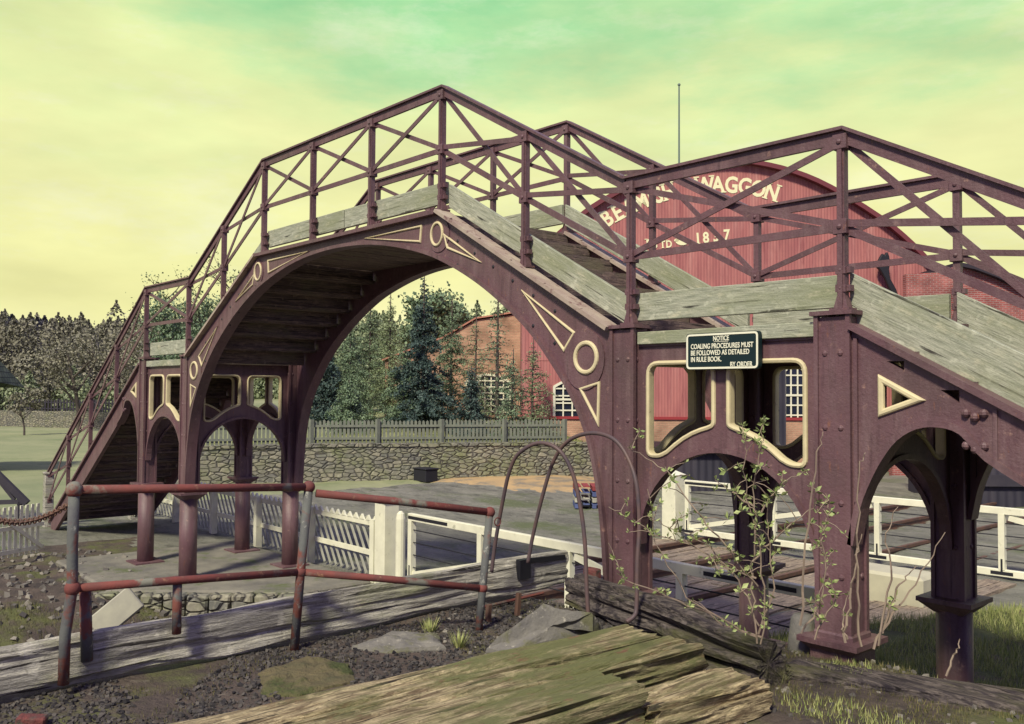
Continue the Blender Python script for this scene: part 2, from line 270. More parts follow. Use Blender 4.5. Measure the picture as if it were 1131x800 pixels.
# ------------------------------------------------------------------ mesh building
WLOC = {}
class MB:
    def __init__(s): s.v = []; s.f = []
    def add(s, vs, fs):
        k = len(s.v); s.v += [tuple(v) for v in vs]; s.f += [tuple(i+k for i in f) for f in fs]; return s
    def box(s, a, b):
        (x0, y0, z0), (x1, y1, z1) = a, b
        return s.add([(x0,y0,z0),(x1,y0,z0),(x1,y1,z0),(x0,y1,z0),(x0,y0,z1),(x1,y0,z1),(x1,y1,z1),(x0,y1,z1)],
                     [(0,3,2,1),(4,5,6,7),(0,1,5,4),(1,2,6,5),(2,3,7,6),(3,0,4,7)])
    def bar(s, p, q, wd, h, up=(0, 0, 1), off=(0, 0, 0)):
        p = Vector(p)+Vector(off); q = Vector(q)+Vector(off); d = (q-p).normalized(); u = Vector(up)
        sd_ = d.cross(u).normalized(); u = sd_.cross(d).normalized()
        vs = []
        for c in (p, q):
            for a, b in ((-1,-1),(1,-1),(1,1),(-1,1)): vs.append(c+sd_*(a*wd/2)+u*(b*h/2))
        return s.add(vs, [(0,1,2,3),(7,6,5,4),(0,4,5,1),(1,5,6,2),(2,6,7,3),(3,7,4,0)])
    def tube(s, pts, r, n=8, caps=True):
        pts = [Vector(p) for p in pts]; m = len(pts); rs = r if isinstance(r, (list, tuple)) else [r]*m
        vs = []; prev = None
        for i, p in enumerate(pts):
            d = (pts[min(i+1, m-1)]-pts[max(i-1, 0)])
            if d.length < 1e-9: d = Vector((0, 0, 1))
            d.normalize()
            if prev is None:
                a = d.cross(Vector((0, 0, 1)))
                if a.length < .05: a = d.cross(Vector((1, 0, 0)))
            else: a = prev - d*prev.dot(d)
            a.normalize(); prev = a; b = d.cross(a)
            for k in range(n):
                t = 2*math.pi*k/n; vs.append(p+(a*math.cos(t)+b*math.sin(t))*rs[i])
        fs = []
        for i in range(m-1):
            for k in range(n):
                fs.append((i*n+k, i*n+(k+1)%n, (i+1)*n+(k+1)%n, (i+1)*n+k))
        if caps: fs += [tuple(range(n-1, -1, -1)), tuple(range((m-1)*n, m*n))]
        return s.add(vs, fs)
    def ball(s, c, r, seg=8, rings=5, sc=(1, 1, 1)):
        c = Vector(c); vs = [c+Vector((0, 0, r*sc[2]))]
        for i in range(1, rings):
            t = math.pi*i/rings
            for k in range(seg):
                p = 2*math.pi*k/seg; vs.append(c+Vector((r*sc[0]*math.sin(t)*math.cos(p), r*sc[1]*math.sin(t)*math.sin(p), r*sc[2]*math.cos(t))))
        vs.append(c-Vector((0, 0, r*sc[2]))); e = len(vs)-1; fs = []
        for k in range(seg): fs.append((0, 1+k, 1+(k+1)%seg))
        for i in range(rings-2):
            for k in range(seg): a = 1+i*seg; fs.append((a+k, a+seg+k, a+seg+(k+1)%seg, a+(k+1)%seg))
        a = 1+(rings-2)*seg
        for k in range(seg): fs.append((e, a+(k+1)%seg, a+k))
        return s.add(vs, fs)
    def prism(s, pts, M, c0, c1):                       # convex-ish outline in a plane, M(a, b, c) -> world
        n = len(pts); vs = [M(a, b, c0) for a, b in pts]+[M(a, b, c1) for a, b in pts]
        return s.add(vs, [tuple(range(n)), tuple(range(2*n-1, n-1, -1))]+[(i, (i+1)%n, n+(i+1)%n, n+i) for i in range(n)])
    def strip(s, pts, M, prof, closed=False):           # sweep a profile [(across, c)] along a polyline in a plane
        n = len(pts); P = [Vector((a, b)) for a, b in pts]; vs = []; k = len(prof)
        for i in range(n):
            if closed: d1 = P[i]-P[i-1]; d2 = P[(i+1)%n]-P[i]
            else: d1 = P[i]-P[i-1] if i else P[1]-P[0]; d2 = P[i+1]-P[i] if i < n-1 else d1
            d1 = d1.normalized(); d2 = d2.normalized(); t = (d1+d2)
            t = t.normalized() if t.length > 1e-6 else d1
            nn = Vector((-t.y, t.x)); sc = 1/max(.35, nn.dot(Vector((-d1.y, d1.x))))
            for a, c in prof: q = P[i]+nn*(a*sc); vs.append(M(q.x, q.y, c))
        fs = []
        for i in range(n if closed else n-1):
            j = (i+1) % n
            for q in range(k): fs.append((i*k+q, i*k+(q+1)%k, j*k+(q+1)%k, j*k+q))
        if not closed: fs += [tuple(range(k-1, -1, -1)), tuple(range((n-1)*k, n*k))]
        return s.add(vs, fs)
    def build(s, name, m, parent=None, local=False, smooth=False, bevel=0, fixn=True):
        me = bpy.data.meshes.new(name); V = np.array(s.v, dtype=float)
        if parent is None:
            lo, hi = V.min(0), V.max(0); loc = Vector(((lo[0]+hi[0])/2, (lo[1]+hi[1])/2, lo[2]))
            V = V-np.array(loc)
        me.from_pydata([tuple(v) for v in V], [], s.f)
        o = bpy.data.objects.new(name, me); COL.objects.link(o)
        if parent is None: o.location = loc; WLOC[o.name] = loc.copy()
        else:
            o.parent = parent
            if local: WLOC[o.name] = WLOC[parent.name].copy()
            else: o.location = -WLOC[parent.name]; WLOC[o.name] = Vector((0, 0, 0))
        me.materials.append(m)
        if fixn:
            b = bmesh.new(); b.from_mesh(me); bmesh.ops.recalc_face_normals(b, faces=b.faces); b.to_mesh(me); b.free()
        if smooth:
            me.polygons.foreach_set('use_smooth', [True]*len(me.polygons))
        if bevel:
            q = o.modifiers.new('bevel', 'BEVEL'); q.width = bevel; q.segments = 1; q.limit_method = 'ANGLE'
        return o
def FR(a, b, c): return (a, c, b)                       # plane facing along Y: a = X, b = Z, c = Y
def XC_(x): return lambda a, b, c: (x+c, a, b)          # plane facing along X
def tag(o, label=None, cat=None, group=None, kind=None):
    if label: o['label'] = label
    if cat: o['category'] = cat
    if group: o['group'] = group
    if kind: o['kind'] = kind
    return o
def empty(name, loc, rz=0, **k):
    o = bpy.data.objects.new(name, None); COL.objects.link(o); o.location = loc; o.rotation_euler = (0, 0, rz)
    o.empty_display_size = .2; WLOC[o.name] = Vector(loc); return tag(o, **k)
def copy_tree(o, loc=None, rz=None, parent=None):
    c = o.copy(); COL.objects.link(c); c.parent = parent
    if loc is not None: c.location = loc
    if rz is not None: c.rotation_euler = (0, 0, rz)
    for ch in list(o.children): copy_tree(ch, parent=c)
    return c
def plate(outline, holes, M, c0, c1, bev=0.0):          # flat plate with holes
    cu = bpy.data.curves.new('tmp', 'CURVE'); cu.dimensions = '2D'; cu.fill_mode = 'BOTH'; cu.extrude = abs(c1-c0)/2-bev; cu.bevel_depth = bev; cu.bevel_resolution = 0
    for pts in [outline]+list(holes):
        sp = cu.splines.new('POLY'); sp.points.add(len(pts)-1)
        for i, (a, b) in enumerate(pts): sp.points[i].co = (a, b, 0, 1)
        sp.use_cyclic_u = True
    o = bpy.data.objects.new('tmp', cu); me = bpy.data.meshes.new_from_object(o)
    mb = MB(); mid = (c0+c1)/2
    mb.add([M(v.co.x, v.co.y, mid+v.co.z) for v in me.vertices], [tuple(p.vertices) for p in me.polygons])
    bpy.data.objects.remove(o); bpy.data.curves.remove(cu); bpy.data.meshes.remove(me)
    # weld
    b = bmesh.new(); t = bpy.data.meshes.new('t'); t.from_pydata(mb.v, [], mb.f); b.from_mesh(t); bmesh.ops.remove_doubles(b, verts=b.verts, dist=1e-5)
    b.to_mesh(t); b.free(); r = MB(); r.add([v.co[:] for v in t.vertices], [tuple(p.vertices) for p in t.polygons]); bpy.data.meshes.remove(t); return r
def textmesh(txt, size, M, c0, depth=.004, bold=0.0, align='LEFT', space=1.0, sx=1.0):
    cu = bpy.data.curves.new('tmp', 'FONT'); cu.body = txt; cu.size = size; cu.extrude = depth/2; cu.offset = bold; cu.align_x = align; cu.space_character = space; cu.resolution_u = 3
    o = bpy.data.objects.new('tmp', cu); me = bpy.data.meshes.new_from_object(o); mb = MB()
    mb.add([M(v.co.x*sx, v.co.y, c0+v.co.z) for v in me.vertices], [tuple(p.vertices) for p in me.polygons])
    bpy.data.objects.remove(o); bpy.data.curves.remove(cu); bpy.data.meshes.remove(me); return mb
def roundpoly(pts, r, n=5):
    out_ = []; m = len(pts)
    for i in range(m):
        p = Vector(pts[i][:2]); a = Vector(pts[i-1][:2]); b = Vector(pts[(i+1) % m][:2])
        rr = pts[i][2] if len(pts[i]) > 2 else r
        if rr <= 0: out_.append((p.x, p.y)); continue
        da = (a-p); db = (b-p); k = min(rr, da.length*.45, db.length*.45)
        s = p+da.normalized()*k; e = p+db.normalized()*k
        for j in range(n+1):
            t = j/n; q = s*(1-t)**2+p*2*t*(1-t)+e*t*t; out_.append((q.x, q.y))
    return out_
def quads(name, C, size, m, parent=None, normal_bias=None, aspect=1.0, tri=False):   # many small leaf faces
    n = len(C); d = RNG.normal(size=(n, 3)); d /= np.linalg.norm(d, axis=1)[:, None]
    e = RNG.normal(size=(n, 3)); e -= (e*d).sum(1)[:, None]*d; e /= np.linalg.norm(e, axis=1)[:, None]
    f = np.cross(d, e); s = np.asarray(size).reshape(-1, 1)*(.6+.8*RNG.random((n, 1)))
    a = e*s*aspect; b = f*s
    k = 3 if tri else 4
    V = np.stack([C-a-b*.5, C+a-b*.5, C+b] if tri else [C-a, C-b, C+a, C+b], 1).reshape(-1, 3)
    lo, hi = V.min(0), V.max(0); me = bpy.data.meshes.new(name)
    base = np.array(((lo[0]+hi[0])/2, (lo[1]+hi[1])/2, lo[2])) if parent is None else np.zeros(3)
    V = V-base
    me.vertices.add(len(V)); me.vertices.foreach_set('co', V.ravel()); me.loops.add(n*k); me.loops.foreach_set('vertex_index', np.arange(n*k))
    me.polygons.add(n); me.polygons.foreach_set('loop_start', np.arange(0, n*k, k)); me.update(calc_edges=True); me.validate()
    me.materials.append(m); o = bpy.data.objects.new(name, me); COL.objects.link(o)
    if parent is None: o.location = base; WLOC[o.name] = Vector(base)
    else: o.parent = parent; o.location = -WLOC[parent.name]; WLOC[o.name] = Vector((0, 0, 0))
    return o

# ------------------------------------------------------------------ ground
def sm(t): t = min(1, max(0, t)); return t*t*(3-2*t)
from mathutils import noise as MN
WALL = [(-21.9, 23.8), (-26.8, 14.9), (-28.2, 11.0)]   # the foot of the rubble wall
def behind(x, y):                                       # metres behind the retaining wall
    d = Vector((x-WALL[0][0], y-WALL[0][1])); t = Vector((WALL[1][0]-WALL[0][0], WALL[1][1]-WALL[0][1])).normalized()
    nrm = Vector((t.y, -t.x))
    if nrm.dot(Vector((-1, 1))) < 0: nrm = -nrm
    return d.dot(nrm), d.dot(t)
def gz(x, y):
    z = -3.02+.20*sm((x+10)/6)*sm((y-6)/2)
    b, a = behind(x, y)
    if a > 0.1 and a < 18: z += (1.05*sm((b-.25)/.3)+.055*max(0, min(b-.5, 22)))*sm((18-a)/3)
    if x > -7:
        D = -.748*x+.6636*y
        g = sm((x+6.3)/.9)*sm((11.4-D)/1.3)*sm((8.0-y+2.6*(x+5.3))/.5)
        z = z*(1-g)+(-2.42)*g
    yb = 5.35 if x < -4.4 else 5.95
    p = sm((x+6.0)/.14)*sm((yb-y)/(.25 if x < -4.4 else .75)+.5)
    z = z*(1-p)+(-1.73)*p
    if y < -.5 and x <= -5.7: pass
    if x < -5.8: z -= .38*sm((x+13.8)/1.2)*sm((6.3-y)/.8)*sm((-5.8-x)/.2)
    if -18 < x < -5.8 and y < 6: z += .07*MN.noise(Vector((x*2.3, y*2.3, 7)))
    if x > -30 and y > 7 and x < -3: z += .035*MN.noise(Vector((x*2.9, y*2.9, 4)))
    z += .03*MN.noise(Vector((x*1.3, y*1.3, 0)))+.012*MN.noise(Vector((x*6, y*6, 3)))
    return z
def groundmat(name, cols, scales, bumps):
    m = bpy.data.materials.new(name); m.use_nodes = True
    t = m.node_tree; n = t.nodes; l = t.links; b = n['Principled BSDF']; b.inputs['Roughness'].default_value = .95; b.inputs['Specular IOR Level'].default_value = .15
    tcn = n.new('ShaderNodeTexCoord'); cur = cols[0]; nb = None
    for c, (sc, lo, hi, stretch) in zip(cols[1:], scales):
        mpn = n.new('ShaderNodeMapping'); mpn.inputs['Scale'].default_value = (1, stretch, 1); l.new(tcn.outputs['Object'], mpn.inputs[0])
        x = n.new('ShaderNodeTexNoise'); x.inputs['Scale'].default_value = sc; x.inputs['Detail'].default_value = 8; x.inputs['Roughness'].default_value = .72; l.new(mpn.outputs[0], x.inputs[0])
        r = n.new('ShaderNodeMapRange'); r.inputs[1].default_value = lo; r.inputs[2].default_value = hi; l.new(x.outputs['Fac'], r.inputs[0])
        k = n.new('ShaderNodeMix'); k.data_type = 'RGBA'; l.new(r.outputs[0], k.inputs[0])
        if isinstance(cur, tuple): k.inputs[6].default_value = (*cur, 1)
        else: l.new(cur, k.inputs[6])
        k.inputs[7].default_value = (*c, 1); cur = k.outputs[2]
    l.new(cur, b.inputs['Base Color'])
    for sc, st, di in bumps:
        x = n.new('ShaderNodeTexNoise'); x.inputs['Scale'].default_value = sc; x.inputs['Detail'].default_value = 6; x.inputs['Roughness'].default_value = .75; l.new(tcn.outputs['Object'], x.inputs[0])
        bp = n.new('ShaderNodeBump'); bp.inputs['Strength'].default_value = st; bp.inputs['Distance'].default_value = di; l.new(x.outputs['Fac'], bp.inputs['Height'])
        if nb: l.new(nb, bp.inputs['Normal'])
        nb = bp.outputs[0]
    l.new(nb, b.inputs['Normal']); return m
GROUND = groundmat('yard_ground', [(.19, .19, .155), (.29, .285, .23), (.125, .125, .105), (.15, .175, .095), (.40, .38, .31), (.05, .048, .045)],
                   [(.5, .40, .60, 2.5), (1.4, .52, .66, 2), (.22, .52, .62, 1.5), (7, .60, .70, 1), (11, .62, .70, 1)], [(3, .7, .12), (22, .9, .05)])
PLATM = mat('platform_earth', (.13, .10, .08), .95, var=(.06, .05, .045), vscale=2.4, vdetail=10, patch=(.12, .13, .05), pscale=1.3, pthr=(.5, .62), patch2=(.22, .19, .15), p2scale=7, p2thr=(.6, .7), bump=1, bscale=22, bdist=.04)
FIELD = mat('field_grass', (.30, .31, .17), .95, var=(.20, .23, .12), vscale=.2, vdetail=8, patch=(.16, .20, .09), pscale=.6, pthr=(.55, .7), bump=.6, bscale=4, bdist=.05)
def grid(name, xs, ys, fz, m, kind='structure', smooth=True):
    mb = MB(); nx, ny = len(xs), len(ys)
    mb.v = [(x, y, fz(x, y)) for y in ys for x in xs]
    mb.f = [(j*nx+i, j*nx+i+1, (j+1)*nx+i+1, (j+1)*nx+i) for j in range(ny-1) for i in range(nx-1)]
    o = mb.build(name, m, smooth=smooth, fixn=False); tag(o, kind=kind); return o
def axis(lo, hi, fine_lo, fine_hi, fs, cs):
    a = []; x = fine_lo
    while x < fine_hi: a.append(x); x += fs
    st = cs; x = fine_hi
    while x < hi: a.append(x); x += st; st *= 1.3
    a.append(hi); st = cs; x = fine_lo-st; b = []
    while x > lo: b.append(x); st *= 1.3; x -= st
    b.append(lo); return sorted(b)+a
gr = grid('ground', axis(-900, 400, -30, 2, .14, .5), axis(-300, 900, -.6, 26, .14, .5), gz, GROUND)
# platform earth and grassed patches are separate skins over the same relief
gr.data.materials.append(PLATM); gr.data.materials.append(FIELD)
gl = WLOC[gr.name]; GRM = mat('rough_turf', (.13, .15, .05), .95, var=(.08, .085, .04), vscale=3, patch=(.15, .11, .08), pscale=2, pthr=(.55, .65), bump=1, bscale=20, bdist=.04)
gr.data.materials.append(GRM)
for p in gr.data.polygons:
    c = p.center+gl; x, y, z = c
    b, a = behind(x, y)
    if x < -29: p.material_index = 2
    elif x > -6.1 and y < 6.4 and z > -2.2: p.material_index = 1
    elif x > -6.5 and y < 14 and z > -2.79: p.material_index = 3
    elif -19 < x < -5.7 and y < 6.2+.5*MN.noise(Vector((x, y, 1))): p.material_index = 1
    elif a > 0 and b > 0: p.material_index = 3 if a < 24 else 2
    elif x < -24 and (a > 2): p.material_index = 2
    elif x < -30: p.material_index = 2

# ------------------------------------------------------------------ the footbridge
XC = -9.4; YN, YF = 5.5, 7.487; SR, SL = .544, .62
def deck(u):
    a = abs(u)
    if a <= 2.03: return 1.84
    if a <= 4.45: return 1.84-(a-2.03)*(1.37/2.42)
    if a <= 6.45: return .47
    return .47-(a-6.45)*(SR if u > 0 else SL)
def railz(u):
    a = abs(u)
    if a <= 2.03: return 3.13
    if a <= 4.5: return 3.13-(a-2.03)*(1.387/2.47)
    if a <= 6.42: return 1.743
    return 1.743-(a-6.42)*(SR if u > 0 else SL)
def midz(u): return railz(u)-.645
BR = empty('footbridge', (XC, (YN+YF)/2, -3.02), label='purple-brown cast iron footbridge arched over the level crossing with stairs', cat='footbridge')
ARCHP = [(0, 1.68), (.6, 1.655), (1.1, 1.59), (1.6, 1.48), (2.0, 1.36), (2.4, 1.19), (2.8, .98), (3.2, .72), (3.5, .48), (3.75, .22), (3.95, -.02), (4.1, -.27), (4.2, -.52), (4.28, -.85), (4.33, -1.2), (4.36, -1.58)]
def smooth_pts(P, n=4):
    o = []
    for i in range(len(P)-1):
        p0 = P[max(i-1, 0)]; p1 = P[i]; p2 = P[i+1]; p3 = P[min(i+2, len(P)-1)]
        for j in range(n):
            t = j/n; o.append(tuple(.5*((2*p1[k])+(-p0[k]+p2[k])*t+(2*p0[k]-5*p1[k]+4*p2[k]-p3[k])*t*t+(-p0[k]+3*p1[k]-3*p2[k]+p3[k])*t**3) for k in (0, 1)))
    o.append(P[-1]); return o
half = smooth_pts([(-.6, 1.655)]+ARCHP)[4:]
arch = [(-a, b) for a, b in half[::-1]]+half[1:]
XA = lambda pts: [(XC+a, b) for a, b in pts]
def halfround(w_, c0, h):                               # raised moulding towards -c
    return [(-w_/2, c0), (-w_*.42, c0-h*.7), (-w_*.2, c0-h), (w_*.2, c0-h), (w_*.42, c0-h*.7), (w_/2, c0)]
def ringpts(cx, cz, rx, rz, n=28): return [(cx+rx*math.cos(2*math.pi*i/n), cz+rz*math.sin(2*math.pi*i/n)) for i in range(n)]
def stud(mb, p, r, axis_=1, sgn=-1):
    sc = [1, 1, 1]; sc[axis_] = .6; mb.ball(p, r, 7, 4, sc)
def arch_girder(y0, y1, face):                          # face = -1: mouldings on the near side
    out_ = [(4.395, -1.58), (4.395, .44)]+[(4.395, .49), (2.03, 1.80), (-2.03, 1.80), (-4.395, .49), (-4.395, -1.58)]
    out_ = [(a, b) for a, b in out_]
    poly = out_+arch
    # outline: right leg -> top -> left leg -> along the arch back
    g = plate(XA(out_+arch), [], FR, y0+.02, y1-.02).build('arch_girder', IRON, BR)
    yf = y0+.02
    fl = MB(); fl.strip(XA(arch), FR, [(-.002, y0-.02), (.038, y0-.02), (.038, y1+.02), (-.002, y1+.02)])
    fl.build('arch_flange', IRON, g)
    tf = MB(); tp = [(-2.03, 1.82), (2.03, 1.82)]
    tf.strip(XA(tp), FR, [(-.02, y0-.05), (.022, y0-.05), (.022, y1+.03), (-.02, y1+.03)])
    tf.build('top_flange', IRON, g)
    for s in (-1, 1):
        t2 = MB(); t2.strip(XA([(s*2.04, 1.835), (s*4.40, .515)]), FR, [(-.018, y0-.05), (.016, y0-.05), (.016, y1+.02), (-.018, y1+.02)])
        for u_ in (2.3, 2.75, 3.2, 3.65, 4.1): stud(t2, (XC+s*u_, y0-.03, deck(u_)+.03), .016, 2)
        t2.build('flight_flange', FLNG, g)
    st = MB()
    for s in (-1, 1):
        if face < 0:
            MB().strip(XA(ringpts(s*4.13, .285, .125, .125)), FR, halfround(.040, yf-.01, .02), True).build('ring_moulding', CREAM, g)
            MB().strip(XA(ringpts(s*2.02, 1.60, .095, .115)), FR, halfround(.030, yf-.008, .018), True).build('ring_moulding', CREAM, g)
            for tri in ([(2.14, 1.575), (2.19, 1.44), (2.70, 1.25)], [(1.74, 1.72), (1.72, 1.56), (.66, 1.725)],
                        [(3.33, .905), (3.98, .50), (3.86, .355)], [(4.06, .02), (4.27, .07), (4.26, -.26)]):
                MB().strip(XA([(s*a, b) for a, b in tri]), FR, halfround(.026, yf, .016), True).build('triangle_moulding', CREAM, g)
            MB().prism(XA(ringpts(s*4.10, .27, .235, .26)), FR, yf-.012, yf+.01).build('boss_plate', IRON, g)
            MB().prism(XA(ringpts(s*2.05, 1.585, .17, .175)), FR, yf-.010, yf+.01).build('boss_plate', IRON, g)
            for u in (2.35, 2.62, 2.9, 3.18, 3.46, 3.74):
                stud(st, (XC+s*u, yf, deck(u)-.17), .018); stud(st, (XC+s*u, yf, deck(u)-.40-.03*(u-2)), .018)
            for u in (.25, .33, 1.2, 1.28, .85): stud(st, (XC+s*u, yf, 1.715), .012)
    if face < 0: st.build('bolt_heads', BLACK, g)
    return g
arch_girder(YN, YN+.12, -1); arch_girder(YF-.12, YF, 1)
def column(u, near):
    x = XC+u; y0, y1 = (YN, YN+.24) if near else (YF-.24, YF); yc = (y0+y1)/2
    right = u > 0; foot = -1.60
    c = MB(); c.box((x-.112, y0+.018, foot), (x+.112, y1-.018, .50))
    for sx in (-1, 1):
        for (ya, yb) in ((y0, y0+.035), (y1-.035, y1)):
            xa = x+sx*.128; c.box((min(xa, xa-sx*.03), ya, foot), (max(xa, xa-sx*.03), yb, .512))
    for z in (.26, -.23, -.72, -1.2):
        for sx in (-.055, .055):
            stud(c, (x+sx, y0+.018, z), .021)
            stud(c, (x+.112, yc+sx, z), .021, 0); stud(c, (x-.112, yc+sx, z), .021, 0)
    col = c.build('column', IRON, BR)
    t = MB(); t.box((x-.15, y0-.015, .512), (x+.15, y1+.015, .54)); t.build('top_plate', IRON, col)
    k = MB(); k.box((x-.21, yc-.21, foot-.035), (x+.21, yc+.21, foot))
    k.add([(x-.2, yc-.2, foot-.036), (x+.2, yc-.2, foot-.036), (x+.2, yc+.2, foot-.036), (x-.2, yc+.2, foot-.036), (x-.11, yc-.11, foot-.12), (x+.11, yc-.11, foot-.12), (x+.11, yc+.11, foot-.12), (x-.11, yc+.11, foot-.12)],
          [(0,1,2,3),(7,6,5,4),(0,4,5,1),(1,5,6,2),(2,6,7,3),(3,7,4,0)])
    k.build('capital', IRON, col)
    s = MB(); s.tube([(x, yc, foot-.1), (x, yc, -3.06)], .135, 12); s.build('shaft', IRON, col, smooth=True)
    b = MB(); zb = -2.95 if u < 0 else -2.36
    b.box((x-.24, yc-.24, zb-.03), (x+.24, yc+.24, zb+.02)); b.build('base_plate', IRON, col)
    if near and u > 6:                                   # the plinth seen at the near right foot
        q = MB(); q.box((x-.138, y0-.012, -1.70), (x+.138, y1+.012, -1.56)); q.box((x-.155, y0-.03, -1.80), (x+.155, y1+.03, -1.64)); q.build('plinth', IRON, col, bevel=.012)
CU = 4.53; DU = 6.36
for s in (-1, 1):
    for u in (CU, DU):
        for near in (True, False): column(s*u, near)
def portal(M, cc, hw, top, y0, y1, winface, bothtrim=True):   # panel with two windows over an arched opening
    R = hw-.005; zc = -1.21
    ar = [(cc+R*math.cos(t), zc+R*math.sin(t)) for t in [math.pi*i/24 for i in range(25)]]
    outl = [(cc+hw, -1.58), (cc+hw, top), (cc-hw, top), (cc-hw, -1.58), (cc-R, -1.58)]+ar[::-1]+[(cc+R, -1.58)]
    holes = []
    RW = hw+.135
    for s in (-1, 1):
        x0, x1 = .066, hw-.115
        k_ = x1/.688
        pts = [(x0, .225, .10), (x1, .225, .10), (x1, -.50, .12), (.575*k_, -.50, .07)]+[(a*k_, b, 0) for a, b in ((.50, -.465), (.42, -.405), (.34, -.353), (.26, -.312), (.18, -.282), (.12, -.265))]+[(x0, -.245, .05)]
        h = roundpoly([(cc+s*a, b, r) for a, b, r in pts], .05)
        holes.append(h)
    p = plate(outl, holes, M, y0, y1).build('portal_panel', IRON, BR)
    rb = MB(); rb.strip([(a, b) for a, b in ar], M, [(-.002, y0-.025), (.035, y0-.025), (.035, y1+.025), (-.002, y1+.025)])
    rb.build('arch_rib', IRON, p); rb = MB(); rb.strip([(cc-hw+.03, top-.03), (cc+hw-.03, top-.03)], M, [(-.03, y0-.02), (.03, y0-.02), (.03, y1+.02), (-.03, y1+.02)])
    rb.build('top_rib', IRON, p)
    for h in holes:
        t = MB(); t.strip(h, M, [(-.019, y0), (-.016, y0-.014), (0, y0-.02), (.013, y0-.014), (.015, y0), (.012, y1), (.010, y1+.014), (0, y1+.02), (-.016, y1+.014), (-.019, y1)], True)
        t.build('window_moulding', CREAM, p)
for s in (-1, 1):
    cx = XC+s*(CU+DU)/2; hw = (DU-CU)/2-.112
    portal(FR, cx, hw, .42, YN+.07, YN+.11, -1); portal(FR, cx, hw, .42, YF-.11, YF-.07, 1)
    cy = (YN+YF)/2; hw2 = (YF-YN)/2-.22
    for u in (CU, DU): portal(XC_(XC+s*u), cy, hw2, .42, -.02, .02, -1)
# lower flight stringers with their bracket arcs
def stringer(s, near):
    y0, y1 = (YN+.03, YN+.10) if near else (YF-.10, YF-.03)
    sl = SR if s > 0 else SL; topz = lambda a: .44-(a-6.45)*sl
    ue = 6.45+(.44+2.85)/sl
    arc = [(6.48, -.98), (6.53, -.74), (6.60, -.56), (6.68, -.41), (6.78, -.28), (6.91, -.20), (7.05, -.185), (7.18, -.225), (7.32, topz(7.32)-.34), (7.6, topz(7.6)-.36)]
    arc = smooth_pts(arc, 3)
    outl = [(6.48, topz(6.48)), (ue, topz(ue)), (ue, topz(ue)-.2), (ue-.3, topz(ue-.3)-.36)]+arc[::-1]
    P = lambda q: [(XC+s*a, b) for a, b in q]
    tri = [(6.685, .075), (6.90, -.045), (6.685, -.125)]
    holes = [P([(6.685, .085), (6.915, -.04), (6.685, -.125)])]
    if s > 0: holes += [P([(6.72, .20), (6.83, .14), (6.83, .20)]), P([(7.05, .02), (7.16, -.06), (7.16, .02)])]
    g = plate(P(outl), holes, FR, y0, y1).build('stringer', IRON, BR)
    r = MB(); r.strip(P(arc), FR, [(-.02, y0-.03), (.02, y0-.03), (.02, y1+.03), (-.02, y1+.03)])
    r.strip(P([(6.49, topz(6.49)+.015), (ue, topz(ue)+.015)]), FR, [(-.02, y0-.05), (.02, y0-.05), (.02, y1+.03), (-.02, y1+.03)])
    r.strip(P([(6.52, topz(6.52)-.05), (6.52, -.7)]), FR, [(-.012, y0-.02), (.012, y0-.02), (.012, y0), (-.012, y0)])
    r.build('stringer_flange', IRON, g)
    if near:
        d = MB(); d.strip(holes[0], FR, halfround(.042, y0, .022), True); d.build('triangle_moulding', CREAM, g)
        for dz in (.02, -.17):
            k = MB()
            x = 7.25; z = topz(x)-.15+dz
            for q in (-.05, 0, .05): k.ball((XC+s*(x+q), y0-.01, z+(.01 if q else -.012)), .027, 8, 5)
            k.build('joint_clamp', IRON, g)
        k = MB(); k.box((XC+s*7.36-.012, y0-.012, topz(7.36)-.33), (XC+s*7.36+.012, y0, topz(7.36)-.04)); k.build('joint_strip', IRON, g)
for s in (-1, 1):
    for near in (True, False): stringer(s, near)
# treads and risers
def step(u0, u1, z, name_t='tread'):
    a, b = XC+min(u0, u1), XC+max(u0, u1)
    MB().box((a-.03, YN+.122, z-.04), (b+.03, YF-.122, z)).build('tread', TREAD, BR)
def riser(u, z0, z1):
    MB().box((XC+u-.014, YN+.13, z0), (XC+u+.014, YF-.13, z1)).build('riser', TREAD, BR)
for s in (-1, 1):
    n = 7; run = (4.45-2.03)/n; ris = 1.37/n
    for i in range(n):
        if i < n-1: step(s*(2.03+run*i), s*(2.03+run*(i+1)), 1.82-ris*(i+1)+.01)
        riser(s*(2.03+run*i+.02), 1.82-ris*(i+1)-.045, 1.82-ris*i-.025)
    sl = SR if s > 0 else SL; n = 16 if s > 0 else 17; run = .19/sl
    for i in range(n):
        step(s*(6.5+run*i), s*(6.5+run*(i+1)), .45-.19*(i+1))
        riser(s*(6.5+run*i+.015), .45-.19*(i+1)-.05, .45-.19*i-.035)
def deckplanks(u0, u1, z, name):
    mb = MB(); n = int(round((u1-u0)/.18)); w_ = (u1-u0)/n
    for i in range(n): mb.box((XC+u0+w_*i+.004, YN+.125, z-.05+random.uniform(-.003, .003)), (XC+u0+w_*(i+1)-.004, YF-.125, z+random.uniform(-.003, .003)))
    mb.build(name, TREAD, BR)
deckplanks(-2.02, 2.02, 1.825, 'span_deck'); deckplanks(4.42, 6.48, .455, 'landing_deck'); deckplanks(-6.48, -4.42, .455, 'landing_deck')
